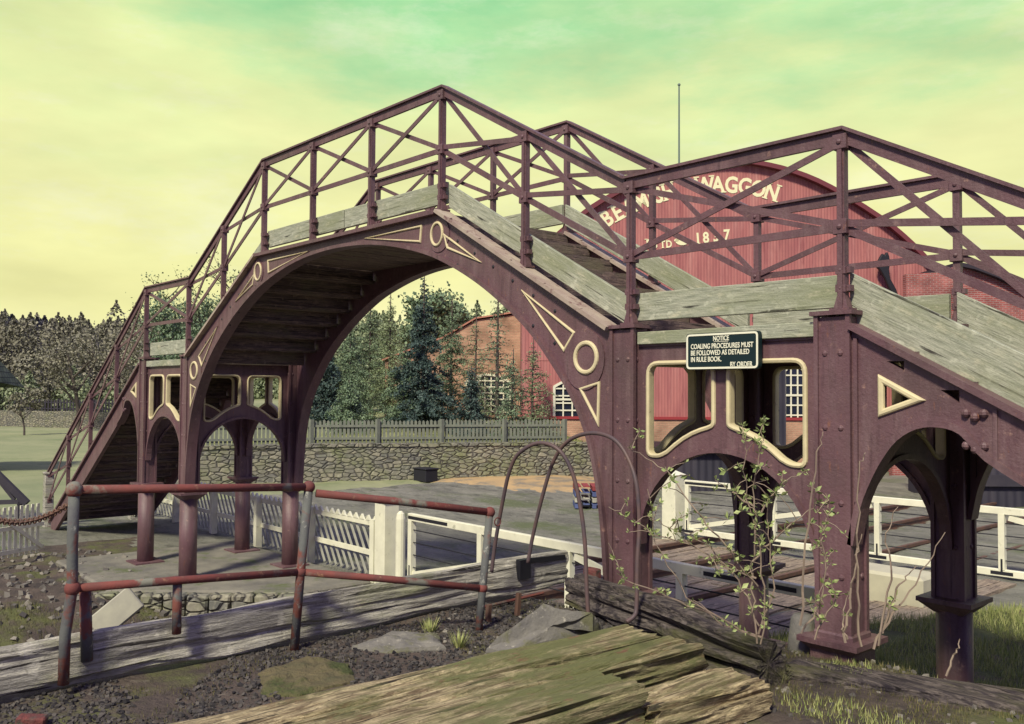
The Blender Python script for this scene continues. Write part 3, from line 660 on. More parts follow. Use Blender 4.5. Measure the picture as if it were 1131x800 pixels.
# landing edge beams, kick boards
for y, yy in ((YN+.03, YN+.105), (YF-.105, YF-.03)):
    for s in (-1, 1):
        a, b = sorted((XC+s*4.67, XC+s*6.23)); MB().box((a, y, .375), (b, yy, .475)).build('edge_beam', BOARD, BR, bevel=.005)
for side, y in ((-1, YN+.135), (1, YF-.165)):
    def kb(u0, u1, lo0, hi0, lo1, hi1):
        a, b = XC+u0, XC+u1; th = math.atan2(lo1-lo0, b-a) if b > a else math.atan2(lo0-lo1, a-b); c_, s_ = math.cos(th), math.sin(th)
        pts = [((p-a)*c_+(q-lo0)*s_, -(p-a)*s_+(q-lo0)*c_) for p, q in [(a, lo0), (b, lo1), (b, hi1), (a, hi0)]]
        k = MB().prism(pts, FR, 0, .045).build('kick_board', BOARD, BR, bevel=.004)
        k.location = Vector((a, y, lo0))-WLOC[BR.name]; k.rotation_euler = (0, -th, 0)
    kb(-2.0, -.02, 1.94, 2.165, 1.945, 2.17); kb(.0, 2.0, 1.945, 2.17, 1.94, 2.165)
    for s in (-1, 1):
        h0, h1 = (.062, .30) if side < 0 else (.085, .33)
        kb(s*2.05, s*4.50, deck(2.05)+h0, deck(2.05)+h1, deck(4.45)+h0, deck(4.45)+h1); kb(s*4.56, s*6.36, .575, .80, .57, .79)
        sl = SR if s > 0 else SL; e = 11.9
        kb(s*6.42, s*e, .45, .80, .45-(e-6.42)*sl, .80-(e-6.42)*sl)
# posts, rails, braces
POSTS = [-12.15, -10.75, -9.33, -7.87, -6.40, -4.56, -3.28, -2.0, -.67, .67, 2.0, 3.28, 4.56, 6.40, 7.68, 8.96, 10.24, 11.52]
for side, y in ((-1, YN+.085), (1, YF-.085)):
    for i, u in enumerate(POSTS):
        x = XC+u; zr = railz(u)-.06; zd = deck(u) if abs(u) < 6.3 or abs(u) > 6.5 else .5; zm = midz(u)
        if abs(abs(u)-4.56) < .01 or abs(abs(u)-6.4) < .01: zd = .54
        p = MB(); p.box((x-.027, y-.027, zd), (x+.027, y+.027, zr))
        p.box((x-.016, y+side*.03-.012, zd), (x+.016, y+side*.03+.012, zr-.06))
        post = p.build('baluster_post', IRON, BR)
        j = MB()
        for z in (zr-.02, zm):
            j = MB(); j.box((x-.048, y-.045, z-.05), (x+.048, y+.045, z+.05)); stud(j, (x, y-.047, z), .02); stud(j, (x, y+.047, z), .02)
            j.build('joint_block', IRON, post, bevel=.006)
        f = MB(); f.box((x-.07, y-.055, zd), (x+.07, y+.055, zd+.018))
        f.add([(x-.052, y-.035, zd+.012), (x+.052, y-.035, zd+.012), (x+.052, y+.035, zd+.012), (x-.052, y+.035, zd+.012), (x-.028, y-.029, zd+.10), (x+.028, y-.029, zd+.10), (x+.028, y+.029, zd+.10), (x-.028, y+.029, zd+.10)],
              [(0,3,2,1),(4,5,6,7),(0,1,5,4),(1,2,6,5),(2,3,7,6),(3,0,4,7)])
        for dz in (.15, .27): f.box((x-.036, y-.036, zd+dz-.025), (x+.036, y+.036, zd+dz+.025)); f.box((x+.03, y-.02, zd+dz-.02), (x+.062, y+.03, zd+dz+.02)); stud(f, (x, y-.037, zd+dz), .014)
        f.box((x-.024, y-.030, zd+.01), (x+.024, y+.030, zd+.30))
        f.build('post_foot', IRON, post)
    for i in range(len(POSTS)-1):
        a, b = POSTS[i], POSTS[i+1]; xa, xb = XC+a, XC+b
        MB().bar((xa, y, midz(a)), (xb, y, midz(b)), .014, .055).build('mid_rail', IRON, BR)
        MB().bar((xa+.03, y-.016, midz(a)+.02), (xb-.03, y-.016, railz(b)-.09), .012, .048).build('brace', IRON, BR)
        MB().bar((xa+.03, y+.016, railz(a)-.09), (xb-.03, y+.016, midz(b)+.02), .012, .048).build('brace', IRON, BR)
    K = [-12.25, -6.42, -4.5, -2.03, 2.03, 4.5, 6.42, 11.6]
    for a, b in zip(K[:-1], K[1:]):
        h = MB(); pa, pb = (XC+a, y, railz(a)), (XC+b, y, railz(b))
        h.bar(pa, pb, .085, .022, off=(0, 0, .012)); h.bar(pa, pb, .03, .085, off=(0, 0, -.045))
        h.build('handrail', IRON, BR)
# newel posts at the stair foot
for y in (YN+.085, YF-.085):
    n_ = MB(); x = XC-12.2; n_.box((x-.09, y-.09, -3.1), (x+.09, y+.09, -1.86)); n_.box((x-.11, y-.11, -1.88), (x+.11, y+.11, -1.83)); n_.build('newel_post', GREYW, BR, bevel=.01)

# ------------------------------------------------------------------ NOTICE board on the bridge
SG = empty('notice_sign', (-3.9, YN-.06, .16), label='small dark green NOTICE board about coaling procedures fixed to the bridge landing', cat='sign')
x0, x1, z0, z1 = -4.205, -3.575, .165, .435
o_ = plate(roundpoly([(x0, z0), (x1, z0), (x1, z1), (x0, z1)], .03), [], FR, YN-.02, YN+.02).build('board', SIGNM, SG)
MB().strip(roundpoly([(x0+.012, z0+.012), (x1-.012, z0+.012), (x1-.012, z1-.012), (x0+.012, z1-.012)], .025), FR, [(-.007, YN-.024), (.007, YN-.024), (.007, YN-.019), (-.007, YN-.019)], True).build('border', SIGNW, SG)
cxs = (x0+x1)/2
for txt, xx, zz, sz, al in (('NOTICE', cxs, .375, .05, 'CENTER'), ('COALING PROCEDURES MUST', x0+.045, .32, .052, 'LEFT'), ('BE FOLLOWED AS DETAILED', x0+.045, .272, .052, 'LEFT'), ('IN RULE BOOK.', x0+.045, .224, .052, 'LEFT'), ('BY ORDER', x1-.05, .182, .052, 'RIGHT')):
    t = textmesh(txt, sz, lambda a, b, c, xx=xx, zz=zz: (xx+a*.76, YN-.0225-c, zz+b), 0, .003, bold=.0008, align=al)
    t.build('lettering', SIGNW, SG)
MB().box((cxs-.062, YN-.024, .366), (cxs+.062, YN-.021, .369)).build('underline', SIGNW, SG)
for x in (cxs-.2, cxs+.2): MB().box((x-.012, YN+.02, .2), (x+.012, YN+.07, .4)).build('fixing_bracket', BLACK, SG)

# ------------------------------------------------------------------ rubble wall and grey picket fence on it
def wallline(pts, z0f, h, th, name, m, cap=True, **k):
    mb = MB(); P = [Vector(p) for p in pts]
    for i in range(len(P)-1):
        a, b = P[i], P[i+1]; d = (b-a).normalized(); n = Vector((-d.y, d.x)); L_ = (b-a).length; st = max(1, int(L_/.5))
        for j in range(st):
            q0, q1 = a+d*L_*j/st, a+d*L_*(j+1)/st; hh = h+.04*MN.noise(Vector((q0.x, q0.y, 5)))
            vs = [(q0-n*th/2), (q1-n*th/2), (q1+n*th/2), (q0+n*th/2)]
            mb.add([(v.x, v.y, z0f) for v in vs]+[(v.x, v.y, z0f+hh) for v in vs], [(0,3,2,1),(4,5,6,7),(0,1,5,4),(1,2,6,5),(2,3,7,6),(3,0,4,7)])
    return mb
rw = wallline(WALL, -3.1, 1.22, .4, 'wall', STONE).build('stone_wall', STONE)
tag(rw, 'low rubble stone retaining wall below the grey picket fence', 'wall')
dv1 = (Vector(WALL[1])-Vector(WALL[0])).normalized()
cp = MB(); rr = random.Random(3)
for i in range(len(WALL)-1):
    a, b = Vector(WALL[i]), Vector(WALL[i+1]); d = (b-a).normalized(); Ld = (b-a).length; t = 0
    while t < Ld-.1:
        l_ = rr.uniform(.35, .7); q = a+d*t; e = a+d*min(Ld, t+l_-.02)
        cp.bar((q.x, q.y, -1.84+rr.uniform(-.02, .02)), (e.x, e.y, -1.84+rr.uniform(-.02, .02)), .48, .10); t += l_
cp.build('coping', STONE, rw) if False else None
c_ = cp.build('coping', STONE, None); c_.parent = rw; c_.location = Vector(c_.location)-WLOC[rw.name]
PICK = mat('grey_picket', (.15, .165, .135), .85, var=(.22, .235, .18), vscale=6, bump=.3, bscale=20)
SLATM = mat('greyed_slat', (.42, .42, .34), .8, var=(.30, .30, .25), vscale=6)
def picket_fence(name, pts, zf, h, m, gap, pw, pointed=True, postgap=2.4, diag=False, label='', group=None, rails=(.25, .75)):
    P = [Vector(p) for p in pts]; c = P[0]; root = empty(name, (c.x, c.y, zf(c.x, c.y)), label=label, cat='fence', group=group)
    pk = MB(); rl = MB()
    for i in range(len(P)-1):
        a, b = P[i], P[i+1]; d = (b-a).normalized(); n = Vector((-d.y, d.x)); L_ = (b-a).length
        k = int(L_/gap)
        for j in range(k):
            q = a+d*(j+.5)*gap; z = zf(q.x, q.y); hh = h*random.uniform(.97, 1.03)
            u0 = q-n*.03
            if diag:
                p0 = Vector((u0.x, u0.y, z+.03))-Vector((d.x, d.y, 0))*h*.32; p1 = Vector((u0.x, u0.y, z+hh))+Vector((d.x, d.y, 0))*h*.32
                pk.bar(p0, p1, .018, pw, up=(n.x, n.y, 0)) if False else pk.bar(p0, p1, pw, .018, up=(n.x, n.y, 0))
            else:
                A = Vector((u0.x, u0.y, 0)); dx = Vector((d.x, d.y, 0)); nn = Vector((n.x, n.y, 0))
                pts5 = [(-pw/2, z+.04), (pw/2, z+.04), (pw/2, z+hh-pw*.6), (0, z+hh), (-pw/2, z+hh-pw*.6)]
                pk.prism(pts5, lambda s_, t_, c_, A=A, dx=dx, nn=nn: tuple(A+dx*s_+nn*c_+Vector((0, 0, t_))), -.01, .01)
        for fr in rails:
            z0_, z1_ = zf(a.x, a.y), zf(b.x, b.y); rl.bar((a.x, a.y, z0_+h*fr), (b.x, b.y, z1_+h*fr), .04, .08)
        kk = max(1, int(round(L_/postgap)))
        for j in range(kk+1):
            q = a+d*L_*j/kk+n*.06; z = zf(q.x, q.y)
            MB().box((q.x-.06, q.y-.06, z-.1), (q.x+.06, q.y+.06, z+h*1.02)).build('post', m, root)
    if diag:
        a, b = P[0], P[1]; d = (b-a).normalized(); L_ = (b-a).length; tt = MB(); q = 0
        while q < L_-.2:
            c0_ = a+d*q; c1_ = a+d*(q+.13); z = zf(a.x, a.y)+h*.93+.04; mid = (c0_+c1_)/2
            tt.add([(c0_.x, c0_.y-.03, z), (c1_.x, c1_.y-.03, z), (mid.x, mid.y-.03, z+.085), (c0_.x, c0_.y+.005, z), (c1_.x, c1_.y+.005, z), (mid.x, mid.y+.005, z+.085)], [(0,1,2),(5,4,3),(0,3,4,1),(1,4,5,2),(2,5,3,0)]); q += .19
        tt.build('pointed_tops', m, root)
    pk.build('pickets', SLATM if diag else m, root); rl.build('rails', m, root)
    return root
nb = Vector((dv1.y, -dv1.x));
if nb.dot(Vector((-1, 1))) < 0: nb = -nb
bk = [tuple(Vector(p)+nb*.55) for p in WALL]
picket_fence('picket_fence', [tuple(Vector(bk[0])+dv1*1.3), bk[1], bk[2]], lambda x, y: -1.86, .85, PICK, .135, .09, label='grey weathered picket fence standing behind the top of the stone wall', postgap=2.3)
# far wall and dark fence at the far left
fw0, fw1 = WD(-60, 475, 74), WD(175, 475, 66)
FW = [(fw0.x, fw0.y), (fw1.x, fw1.y)]
tag(wallline(FW, -3.2, 1.45, .5, 'w', STONE).build('stone_wall', STONE), 'distant dark stone wall across the pale field at far left', 'wall')
picket_fence('post_fence', [tuple(Vector(p)+Vector((-.7, 1.0))) for p in FW], lambda x, y: -1.85, 1.0, DARKW, .33, .14, label='distant dark paling fence above the far wall, left of the stairs', postgap=4)

# ------------------------------------------------------------------ white fence, gates of the level crossing
YG = 8.0
def wf(px, py=600): return W(px, py, 1, YG).x
xg = W(427, 600, 1, YG).x
picket_fence('white_fence', [(xg-.25, YG), (-24.5, YG)], lambda x, y: -3.0, .93, WHITE, .19, .045, label='white paling fence with slanted slats and post tops, between gate post and stairs', postgap=1.95, diag=True, rails=(.42, .93))
# little pointed tops above its top rail
def wposts():
    r = empty('gate_post', (xg, YG, -3.0), label='tall square white gate post at the end of the slatted fence', cat='gate post')
    MB().box((xg-.14, YG-.14, -3.1), (xg+.14, YG+.14, -1.76)).build('post', WHITE, r, bevel=.012)
    MB().box((xg-.16, YG-.16, -1.765), (xg+.16, YG+.16, -1.73)).build('cap', WHITE, r, bevel=.01)
wposts()
def gate(name, p0, p1, z0, h, label, group, nmid=3, brace_dir=1, discs=False):
    a, b = Vector((*p0, 0)), Vector((*p1, 0)); d = (b-a); L_ = d.length; d.normalize(); root = empty(name, (a.x, a.y, z0), label=label, cat='gate', group=group)
    P = lambda t, z: (a.x+d.x*t, a.y+d.y*t, z0+z)
    MB().bar(P(0, h), P(L_, h), .08, .11).build('top_bar', WHITE, root, bevel=.006)
    MB().bar(P(0, .14), P(L_, .14), .08, .11).build('bottom_bar', WHITE, root, bevel=.006)
    for i in range(nmid+2):
        t = L_*i/(nmid+1); t = min(max(t, .06), L_-.06)
        MB().box(tuple(Vector(P(t, .19))-Vector((.045, .045, 0))), tuple(Vector(P(t, h-.05))+Vector((.045, .045, 0)))).build('upright', WHITE, root)
        s = MB(); s.bar(P(t-.16, .14), P(t+.16, .14), .092, .05); s.bar(P(t, .14), P(t, .36), .094, .03, up=(d.x, d.y, 0)); s.build('strap', BLACK, root)
    seg = L_/(nmid+1)
    MB().bar(P(.1, .22), P(2*seg-.1, h-.1) , .05, .085).build('diagonal_brace', WHITE, root)
    MB().bar(P(L_-.1, .22), P(L_-2*seg+.1, h-.1) , .05, .085).build('diagonal_brace', WHITE, root)
    wr = MB()
    for k in range(1, 5): wr.tube([P(0, .14+(h-.14)*k/5), P(L_, .14+(h-.14)*k/5)], .009, 5)
    wr.build('wires', BLACK, root)
    MB().bar(P(.02, h), P(1.0, h), .092, .045).build('strap', BLACK, root); MB().bar(P(L_-1.4, h), P(L_-.3, h), .092, .045).build('strap', BLACK, root)
    if discs:
        t = L_*.55; q = MB(); q.tube([Vector(P(t, .75))+Vector((.0, -.07, 0)), Vector(P(t, .75))+Vector((0, -.045, 0))], .22, 20); q.build('target_disc', mat('gate_red', (.22, .03, .035), .6), root)
    return root
gate('crossing_gate', (xg+.62, YG), (-4.45, YG-.05), -3.0, 1.08, 'long white crossing gate with black wires, nearest the bridge, crossing behind its columns', 'white level crossing gates', 3)
rp_ = MB(); rp_.tube([(xg+.38, YG, -3.1), (xg+.38, YG, -1.98), (xg+.38, YG, -1.90), (xg+.38, YG, -1.86)], [.075, .075, .06, .02], 12)
tag(rp_.build('hanging_post', WHITE), 'slim white rounded post beside the tall square gate post', 'gate post')
g2p = (-11.6, 14.7)
gate('crossing_gate', (g2p[0]+.3, g2p[1]), (-1.6, 15.3), -2.92, 1.10, 'white crossing gate on the far side of the rails, seen through the right arches', 'white level crossing gates', 4)
r = empty('gate_post', (*g2p, -2.95), label='white square post at the left end of the far crossing gate', cat='gate post')
MB().box((g2p[0]-.17, g2p[1]-.17, -3.05), (g2p[0]+.17, g2p[1]+.17, -1.68)).build('post', WHITE, r, bevel=.012)
MB().add([(g2p[0]-.18, g2p[1]-.18, -1.68), (g2p[0]+.18, g2p[1]-.18, -1.68), (g2p[0]+.18, g2p[1]+.18, -1.68), (g2p[0]-.18, g2p[1]+.18, -1.68), (g2p[0], g2p[1], -1.58)], [(0,1,4),(1,2,4),(2,3,4),(3,0,4),(3,2,1,0)]).build('cap', WHITE, r)

# ------------------------------------------------------------------ crossing planks and rails
PLK = woodmat('crossing_plank', (.36, .29, .21), (.19, .15, .12), 1, patch=(.26, .22, .17), bump=.7)
cr_ = MB(); x = -11.9
while x < -5.2:
    wd = .22; 
    if not any(abs(x+wd/2-q) < .15 for q in (-10.9, -9.46, -7.9, -6.46)):
        y = 8.35
        while y < 14.5:
            l_ = random.uniform(2.0, 3.2); cr_.box((x+.006, y, -3.0+gz(x, y)*0), (x+wd-.006, min(y+l_-.01, 14.5), gz(x, y)+.05+random.uniform(-.008, .008))); y += l_
    x += wd
tag(cr_.build('crossing_planks', PLK), kind='structure')
for i, x in enumerate((-10.9, -9.46, -7.9, -6.46)):
    mb = MB()
    for (a, b, zt, zb) in ((-.035, .035, .055, .02), (-.012, .012, .02, -.09), (-.06, .06, -.09, -.11)):
        mb.box((x+a, 2.2 if x < -6.2 else 6.8, -2.98+zb+.03), (x+b, 30, -2.98+zt+.05))
    tag(mb.build('railway_rail', RAILM), 'rusty railway rail running under the bridge and over the crossing planks', 'rail', 'rusty railway rails set in the crossing')

# ------------------------------------------------------------------ red corrugated shed with curved roof
RZ = math.atan2(math.cos(YAW), math.sin(YAW))
def shed_root(name, px, d, zb, **k):
    p = WD(px, 432, d); return empty(name, (p.x, p.y, zb), RZ, **k)
D1 = 36.0; K1 = D1/FPX
SH = shed_root('corrugated_shed', 805, D1, -3.0, label='large red corrugated shed with a curved roof lettered BEAMISH WAGGON', cat='shed')
def L1(px, py): return ((px-805)*K1, 3.0+(432-py)*K1)     # photo measure -> local x, z of the gable plane
cur = [(a*K1, 3.0+(432-178-b)*K1) for a, b in [(-229, 124), (-200, 93), (-154, 54), (-110, 29), (-70, 12), (-30, 2.5), (0, 0), (30, 2.5), (70, 12), (110, 29), (164, 62), (200, 92), (229, 124)]]
cur = smooth_pts(cur, 3)
LM = lambda a, b, c: (a, c, b)
zp = 3.0+(432-462)*K1
wins = [(L1(612, 421), L1(642, 461)), (L1(866, 402), L1(888, 468))]
hl = []
def arched(x0, z0, x1, z1, rise, n=8):
    return [(x0, z0), (x1, z0)]+[(x1+(x0-x1)*i/n, z1-rise+rise*math.sin(math.pi*i/n)) for i in range(n+1)]
for (a, b) in wins: hl.append(arched(a[0], b[1], b[0], a[1], .22))
wall_out = [(cur[0][0], zp), (cur[-1][0], zp)]+cur[::-1]
plate(wall_out, hl, LM, -.06, .06).build('gable_wall', CORR, SH, local=True)
for zl in (zp+2.3, zp+4.6):
    w_ = [a for a, b in cur if b > zl+.1]; lp_ = MB(); lp_.box((min(w_)+.1, -.075, zl), (max(w_)-.1, -.058, zl+.03)); lp_.build('sheet_lap', CORR, SH, local=True)
lo_ = MB(); lo_.box((cur[0][0]+1.2, -.10, -.3), (cur[-1][0], .12, zp)); lo_.build('brick_plinth', ORANGE, SH, local=True)
s_ = MB(); s_.box((cur[0][0]+1.1, -.16, zp-.02), (cur[-1][0], -.07, zp+.09)); s_.build('plinth_band', mat('red_paint', (.30, .04, .045), .6), SH, local=True)
vg = MB(); vg.strip(cur, LM, [(-.02, -.35), (.16, -.35), (.16, .3), (-.02, .3)]); vg.build('barge_board', mat('maroon_paint', (.16, .04, .05), .6), SH, local=True)
rf = MB(); n = len(cur)
rf.v = [(a, c, b+.12) for c in (.3, 26) for a, b in cur]; rf.f = [(i, i+1, n+i+1, n+i) for i in range(n-1)]
rf.build('curved_roof', mat('roof_sheet', (.20, .17, .17), .6), SH, local=True)
sw = MB(); sw.box((cur[0][0], .12, -.3), (cur[0][0]+.1, 26, cur[0][1]+.1)); sw.box((cur[-1][0]-.1, .12, -.3), (cur[-1][0], 26, cur[-1][1]+.1)); sw.build('side_wall', CORR, SH, local=True)
def window_part(parent, x0, z0, x1, z1, cols, rows, rise=.2, yy=0.0, brickhead=False):
    f = MB(); sh = arched(x0, z0, x1, z1, rise); f.strip(sh, LM, [(-.05, yy-.09), (.05, yy-.09), (.05, yy+.03), (-.05, yy+.03)], True)
    for i in range(1, cols): xx = x0+(x1-x0)*i/cols; f.box((xx-.028, yy-.05, z0), (xx+.028, yy-.01, z1-.02-rise*(1-math.sin(math.pi*i/cols))))
    for i in range(1, rows): zz = z0+(z1-z0)*i/rows; f.box((x0, yy-.052, zz-.028), (x1, yy-.012, zz+.028))
    zz = z0+(z1-z0)*.5; f.box((x0, yy-.07, zz-.04), (x1, yy-.008, zz+.04))
    fr = f.build('window', WHITE, parent, local=True)
    MB().prism(sh, LM, yy+.005, yy+.025).build('pane', GLASS, fr, local=True)
for (a, b) in wins: window_part(SH, a[0], b[1], b[0], a[1], 3, 6 if a[0] > 0 else 5, .22, 0)
def glyph(ch, px, py, hpx, rot, name='letter', boldk=.03):
    sz = hpx*K1/.72; x, z = L1(px, py); ca, sa = math.cos(rot), math.sin(rot)
    t = textmesh(ch, sz, lambda a, b, c: (x+ca*a*.82-sa*(b-sz*.36), -.066-c, z+sa*a*.82+ca*(b-sz*.36)), 0, .02, bold=sz*boldk, align='CENTER')
    def q(ax, az, w_, h_):
        vs = []
        for c in (-.088, -.064):
            for dx, dz in ((-w_/2, -h_/2), (w_/2, -h_/2), (w_/2, h_/2), (-w_/2, h_/2)):
                a, b = ax+dx, az+dz; vs.append((x+ca*a-sa*b, c, z+sa*a+ca*b))
        t.add(vs, [(0,1,2,3),(7,6,5,4),(0,4,5,1),(1,5,6,2),(2,6,7,3),(3,7,4,0)])
    H = sz*.36; s_w = sz*.24; sh_ = sz*.055
    serif = {'I': [(0, H), (0, -H)], 'M': [(-.26, H), (.26, H), (-.26, -H), (.26, -H)], 'A': [(-.24, -H), (.24, -H)], 'H': [(-.22, H), (.22, H), (-.22, -H), (.22, -H)],
             'N': [(-.22, H), (.24, -H), (-.24, -H), (.24, H)], 'W': [(-.34, H), (.34, H)], 'E': [(-.19, H), (-.19, -H)], 'B': [(-.20, H), (-.20, -H)], '1': [(.02, -H)], 'T': [(0, -H)], 'D': [(-.2, H), (-.2, -H)]}
    for ax, az in serif.get(ch, []): q(ax*sz if abs(ax) > .01 else 0, az, s_w, sh_)
    t.build(name, LETM, SH, local=True, fixn=False)
LETM = mat('cream_lettering', (.80, .78, .48), .6)
def arcy(px): return 200+(px-798)**2/430 if px < 798 else 200+(px-798)**2/360
for ch, px in zip('BEAMISH', (669, 681, 694, 707.5, 717.5, 726, 738)): sl = -2*(px-798)/430; glyph(ch, px, arcy(px)+1, 18, math.atan(sl)*-1*-1 if False else -math.atan(2*(px-798)/430))
for ch, px in zip('WAGGON', (778, 793, 808, 823, 838, 853)): glyph(ch, px, arcy(px)+1, 18, -math.atan(2*(px-798)/(430 if px < 798 else 360)))
for ch, px, py, h in (('E', 716, 268, 10), ('S', 723.5, 268.5, 8), ('T', 731.5, 268.5, 8), ('D', 738.5, 268, 8), ('1', 770.5, 261.5, 12), ('8', 779.5, 260.5, 12), ('3', 790.5, 259, 12), ('7', 802.5, 257.5, 12)): glyph(ch, px, py, h, .07)
x, z = L1(753, 265); orn = MB()
for a, b, r0 in ((0, 0, .27), (-.22, .03, .1), (.22, -.03, .1)): orn.prism(ringpts(x+a, z+b, r0, r0*.62, 14), LM, -.085, -.064)
orn.build('ornament', LETM, SH, local=True)
# lamp bracket in the shape of a black horse's head on the gable
hx, hz = L1(977, 300)
hp = [(-.25, .45), (-.1, .72), (-.02, .62), (.08, .78), (.16, .6), (.2, .3), (.14, .05), (.2, -.3), (.42, -.7), (.5, -.95), (.34, -.98), (.16, -.7), (.0, -.3), (-.18, .02), (-.3, .15)]
hh_ = MB(); hh_.prism([(a, b) for a, b in hp], LM, -.10, .10); P0 = WD(977, 300, D1-.3)
horse = hh_
HR = empty('horse_head_sign', (P0.x, P0.y, P0.z), RZ, label='black horse head ornament fixed high on the red gable', cat='ornament')
horse.build('head', BLACK, HR, local=True, bevel=.03)
MB().box((-.06, .1, -.1), (.06, .3, .1)).build('wall_bracket', BLACK, HR, local=True)
# flag pole on the roof
fp = WD(750, 200, 40); ft = WD(750, 95, 40)
POLE = mat('weathered_pole', (.16, .22, .18), .6)
ff = MB(); ff.tube([(fp.x, fp.y, fp.z-1.6), (ft.x, ft.y, ft.z)], [.05, .035], 8); ff.ball((ft.x, ft.y, ft.z+.05), .07)
tag(ff.build('flagpole', POLE), 'thin tall pole standing above the curved red roof', 'flagpole')
# brick hall behind with clay roof, to the right
D2 = 46; K2 = D2/FPX
H2 = shed_root('brick_hall', 1060, D2, -3.0, label='brick hall with a pink clay roof and roof finials behind the red shed', cat='building')
def L2(px, py): return ((px-1060)*K2, 3.0+(432-py)*K2)
ridge = [(915, 209), (985, 233), (1060, 258), (1131, 283), (1260, 328)]
eave = [(915, 330), (985, 330), (1060, 332), (1131, 335), (1260, 340)]
v = [(*L2(*p),) for p in ridge]; e = [(*L2(*p),) for p in eave]; rf = MB()
rf.v = [(a, 7+3*i, b) for i, (a, b) in enumerate(v)]+[(a, 0+1.2*i, b) for i, (a, b) in enumerate(e)]+[(a, 14+5*i, b-6) for i, (a, b) in enumerate(v)]
k = len(v); rf.f = [(i, i+1, k+i+1, k+i) for i in range(k-1)]+[(i, i+1, 2*k+i+1, 2*k+i) for i in range(k-1)]
rf.build('roof', REDTILE, H2, local=True)
a0, a1 = e[0][0], e[-1][0]; MB().add([(a0, .05, -1), (a1, 4.9, -1), (a1, 4.9, e[-1][1]), (a0, .05, e[0][1]), (a0, 14, -1), (a1, 30, -1), (a1, 30, 6), (a0, 14, 6)], [(0,1,2,3),(4,5,6,7),(0,4,7,3),(1,5,6,2)]).build('wall', REDB, H2, local=True)
for (px, py, kk) in ((947, 222, 0), (1012, 244, 1)):
    x, z = L2(px, py); f = MB(); f.tube([(x, 8, z-.6), (x, 8, z+(1.5 if kk == 0 else .9))], .035, 6)
    if kk == 0: f.ball((x, 8, z+.5), .1)
    else:
        for a, b in ((-.25, .1), (.25, .1), (0, .25), (-.18, .35), (.18, .35), (-.12, -.1), (.12, -.1)): f.ball((x+a, 8, z+b), .1, 6, 4)
    f.build('finial', BLACK, H2, local=True)
# red brick outbuilding in front of it, dark arched verge
D3 = 33; K3 = D3/FPX
H3 = shed_root('brick_outbuilding', 1060, D3, -3.0, label='low red brick outbuilding with a dark curved verge at far right', cat='building')
def L3(px, py): return ((px-1060)*K3, 3.0+(432-py)*K3)
prof = [L3(*p) for p in ((1002, 300), (1055, 297), (1056, 290), (1075, 294), (1100, 303), (1131, 318), (1190, 350), (1250, 400))]
bw_ = [(L3(1002, 440)[0], 1.6), (L3(1250, 440)[0], 1.6)]
MB().prism(bw_+prof[::-1], LM, 0, .3).build('wall', REDB, H3, local=True)
MB().strip(prof[2:], LM, [(-.04, -.25), (.10, -.25), (.10, 5), (-.04, 5)]).build('roof_verge', mat('verge', (.035, .03, .04), .7), H3, local=True)
MB().box((L3(1002, 0)[0], .3, -.4), (L3(1250, 0)[0], 5, 1.7)).build('rear_wall', REDB, H3, local=True)
MB().box((L3(985, 0)[0], .0, -.4), (L3(1250, 0)[0], .3, 1.6)).build('lower_wall', REDB, H3, local=True)
# dark timber sheds behind the far gate
def dark_shed(px0, px1, pyt, d, label, zb=-3.0, depth=4, beam=True):
    r = shed_root('timber_shed', px0, d, zb, label=label, cat='shed'); k = d/FPX; w_ = (px1-px0)*k; h = 3.0+(432-pyt)*k
    MB().box((0, 0, -.2), (w_, depth, h)).build('boarded_wall', CORRD, r, local=True)
    MB().box((-.15, -.2, h), (w_+.15, depth+.1, h+.12)).build('roof', BLACK, r, local=True)
    if beam: MB().box((0, -.12, .55), (w_, -.01, .85)).build('sill_beam', DARKW, r, local=True)
dark_shed(733, 822, 499, 27.5, 'dark boarded timber shed behind the far gate, seen through the landing arch', beam=False)
dark_shed(833, 868, 395, 26.5, 'narrow dark timber lean-to beside the brick wall seen through the right window')
dark_shed(1075, 1250, 470, 24, 'dark vertical-boarded shed beyond the rails at the far right')
# orange brick cottage behind the trees
D4 = 43; K4 = D4/FPX
H4 = shed_root('brick_cottage', 533, D4, -1.6, label='orange brick cottage with white arched windows behind the conifers', cat='house')
def L4(px, py): return ((px-533)*K4, 1.6+(432-py)*K4)
ga = [L4(*p) for p in ((425, 470), (600, 470), (600, 346), (576, 346), (525, 354), (488, 376), (425, 400))]
w4 = [(L4(515, 414), L4(563, 455)), (L4(441, 412), L4(482, 453))]
plate(ga, [arched(a[0], b[1], b[0], a[1], .35) for a, b in w4], LM, 0, .3).build('front_wall', ORANGE, H4, local=True)
for a, b in w4: window_part(H4, a[0], b[1], b[0], a[1], 7, 6, .35, .02)
MB().strip([L4(422, 399), L4(488, 374), L4(525, 352), L4(576, 344), L4(603, 344)], LM, [(-.02, -.12), (.05, -.12), (.05, 8), (-.02, 8)]).build('roof', REDTILE, H4, local=True)
MB().box((L4(425, 0)[0], .3, -.5), (L4(600, 0)[0], 8, 2.9)).build('rear_wall', ORANGE, H4, local=True)
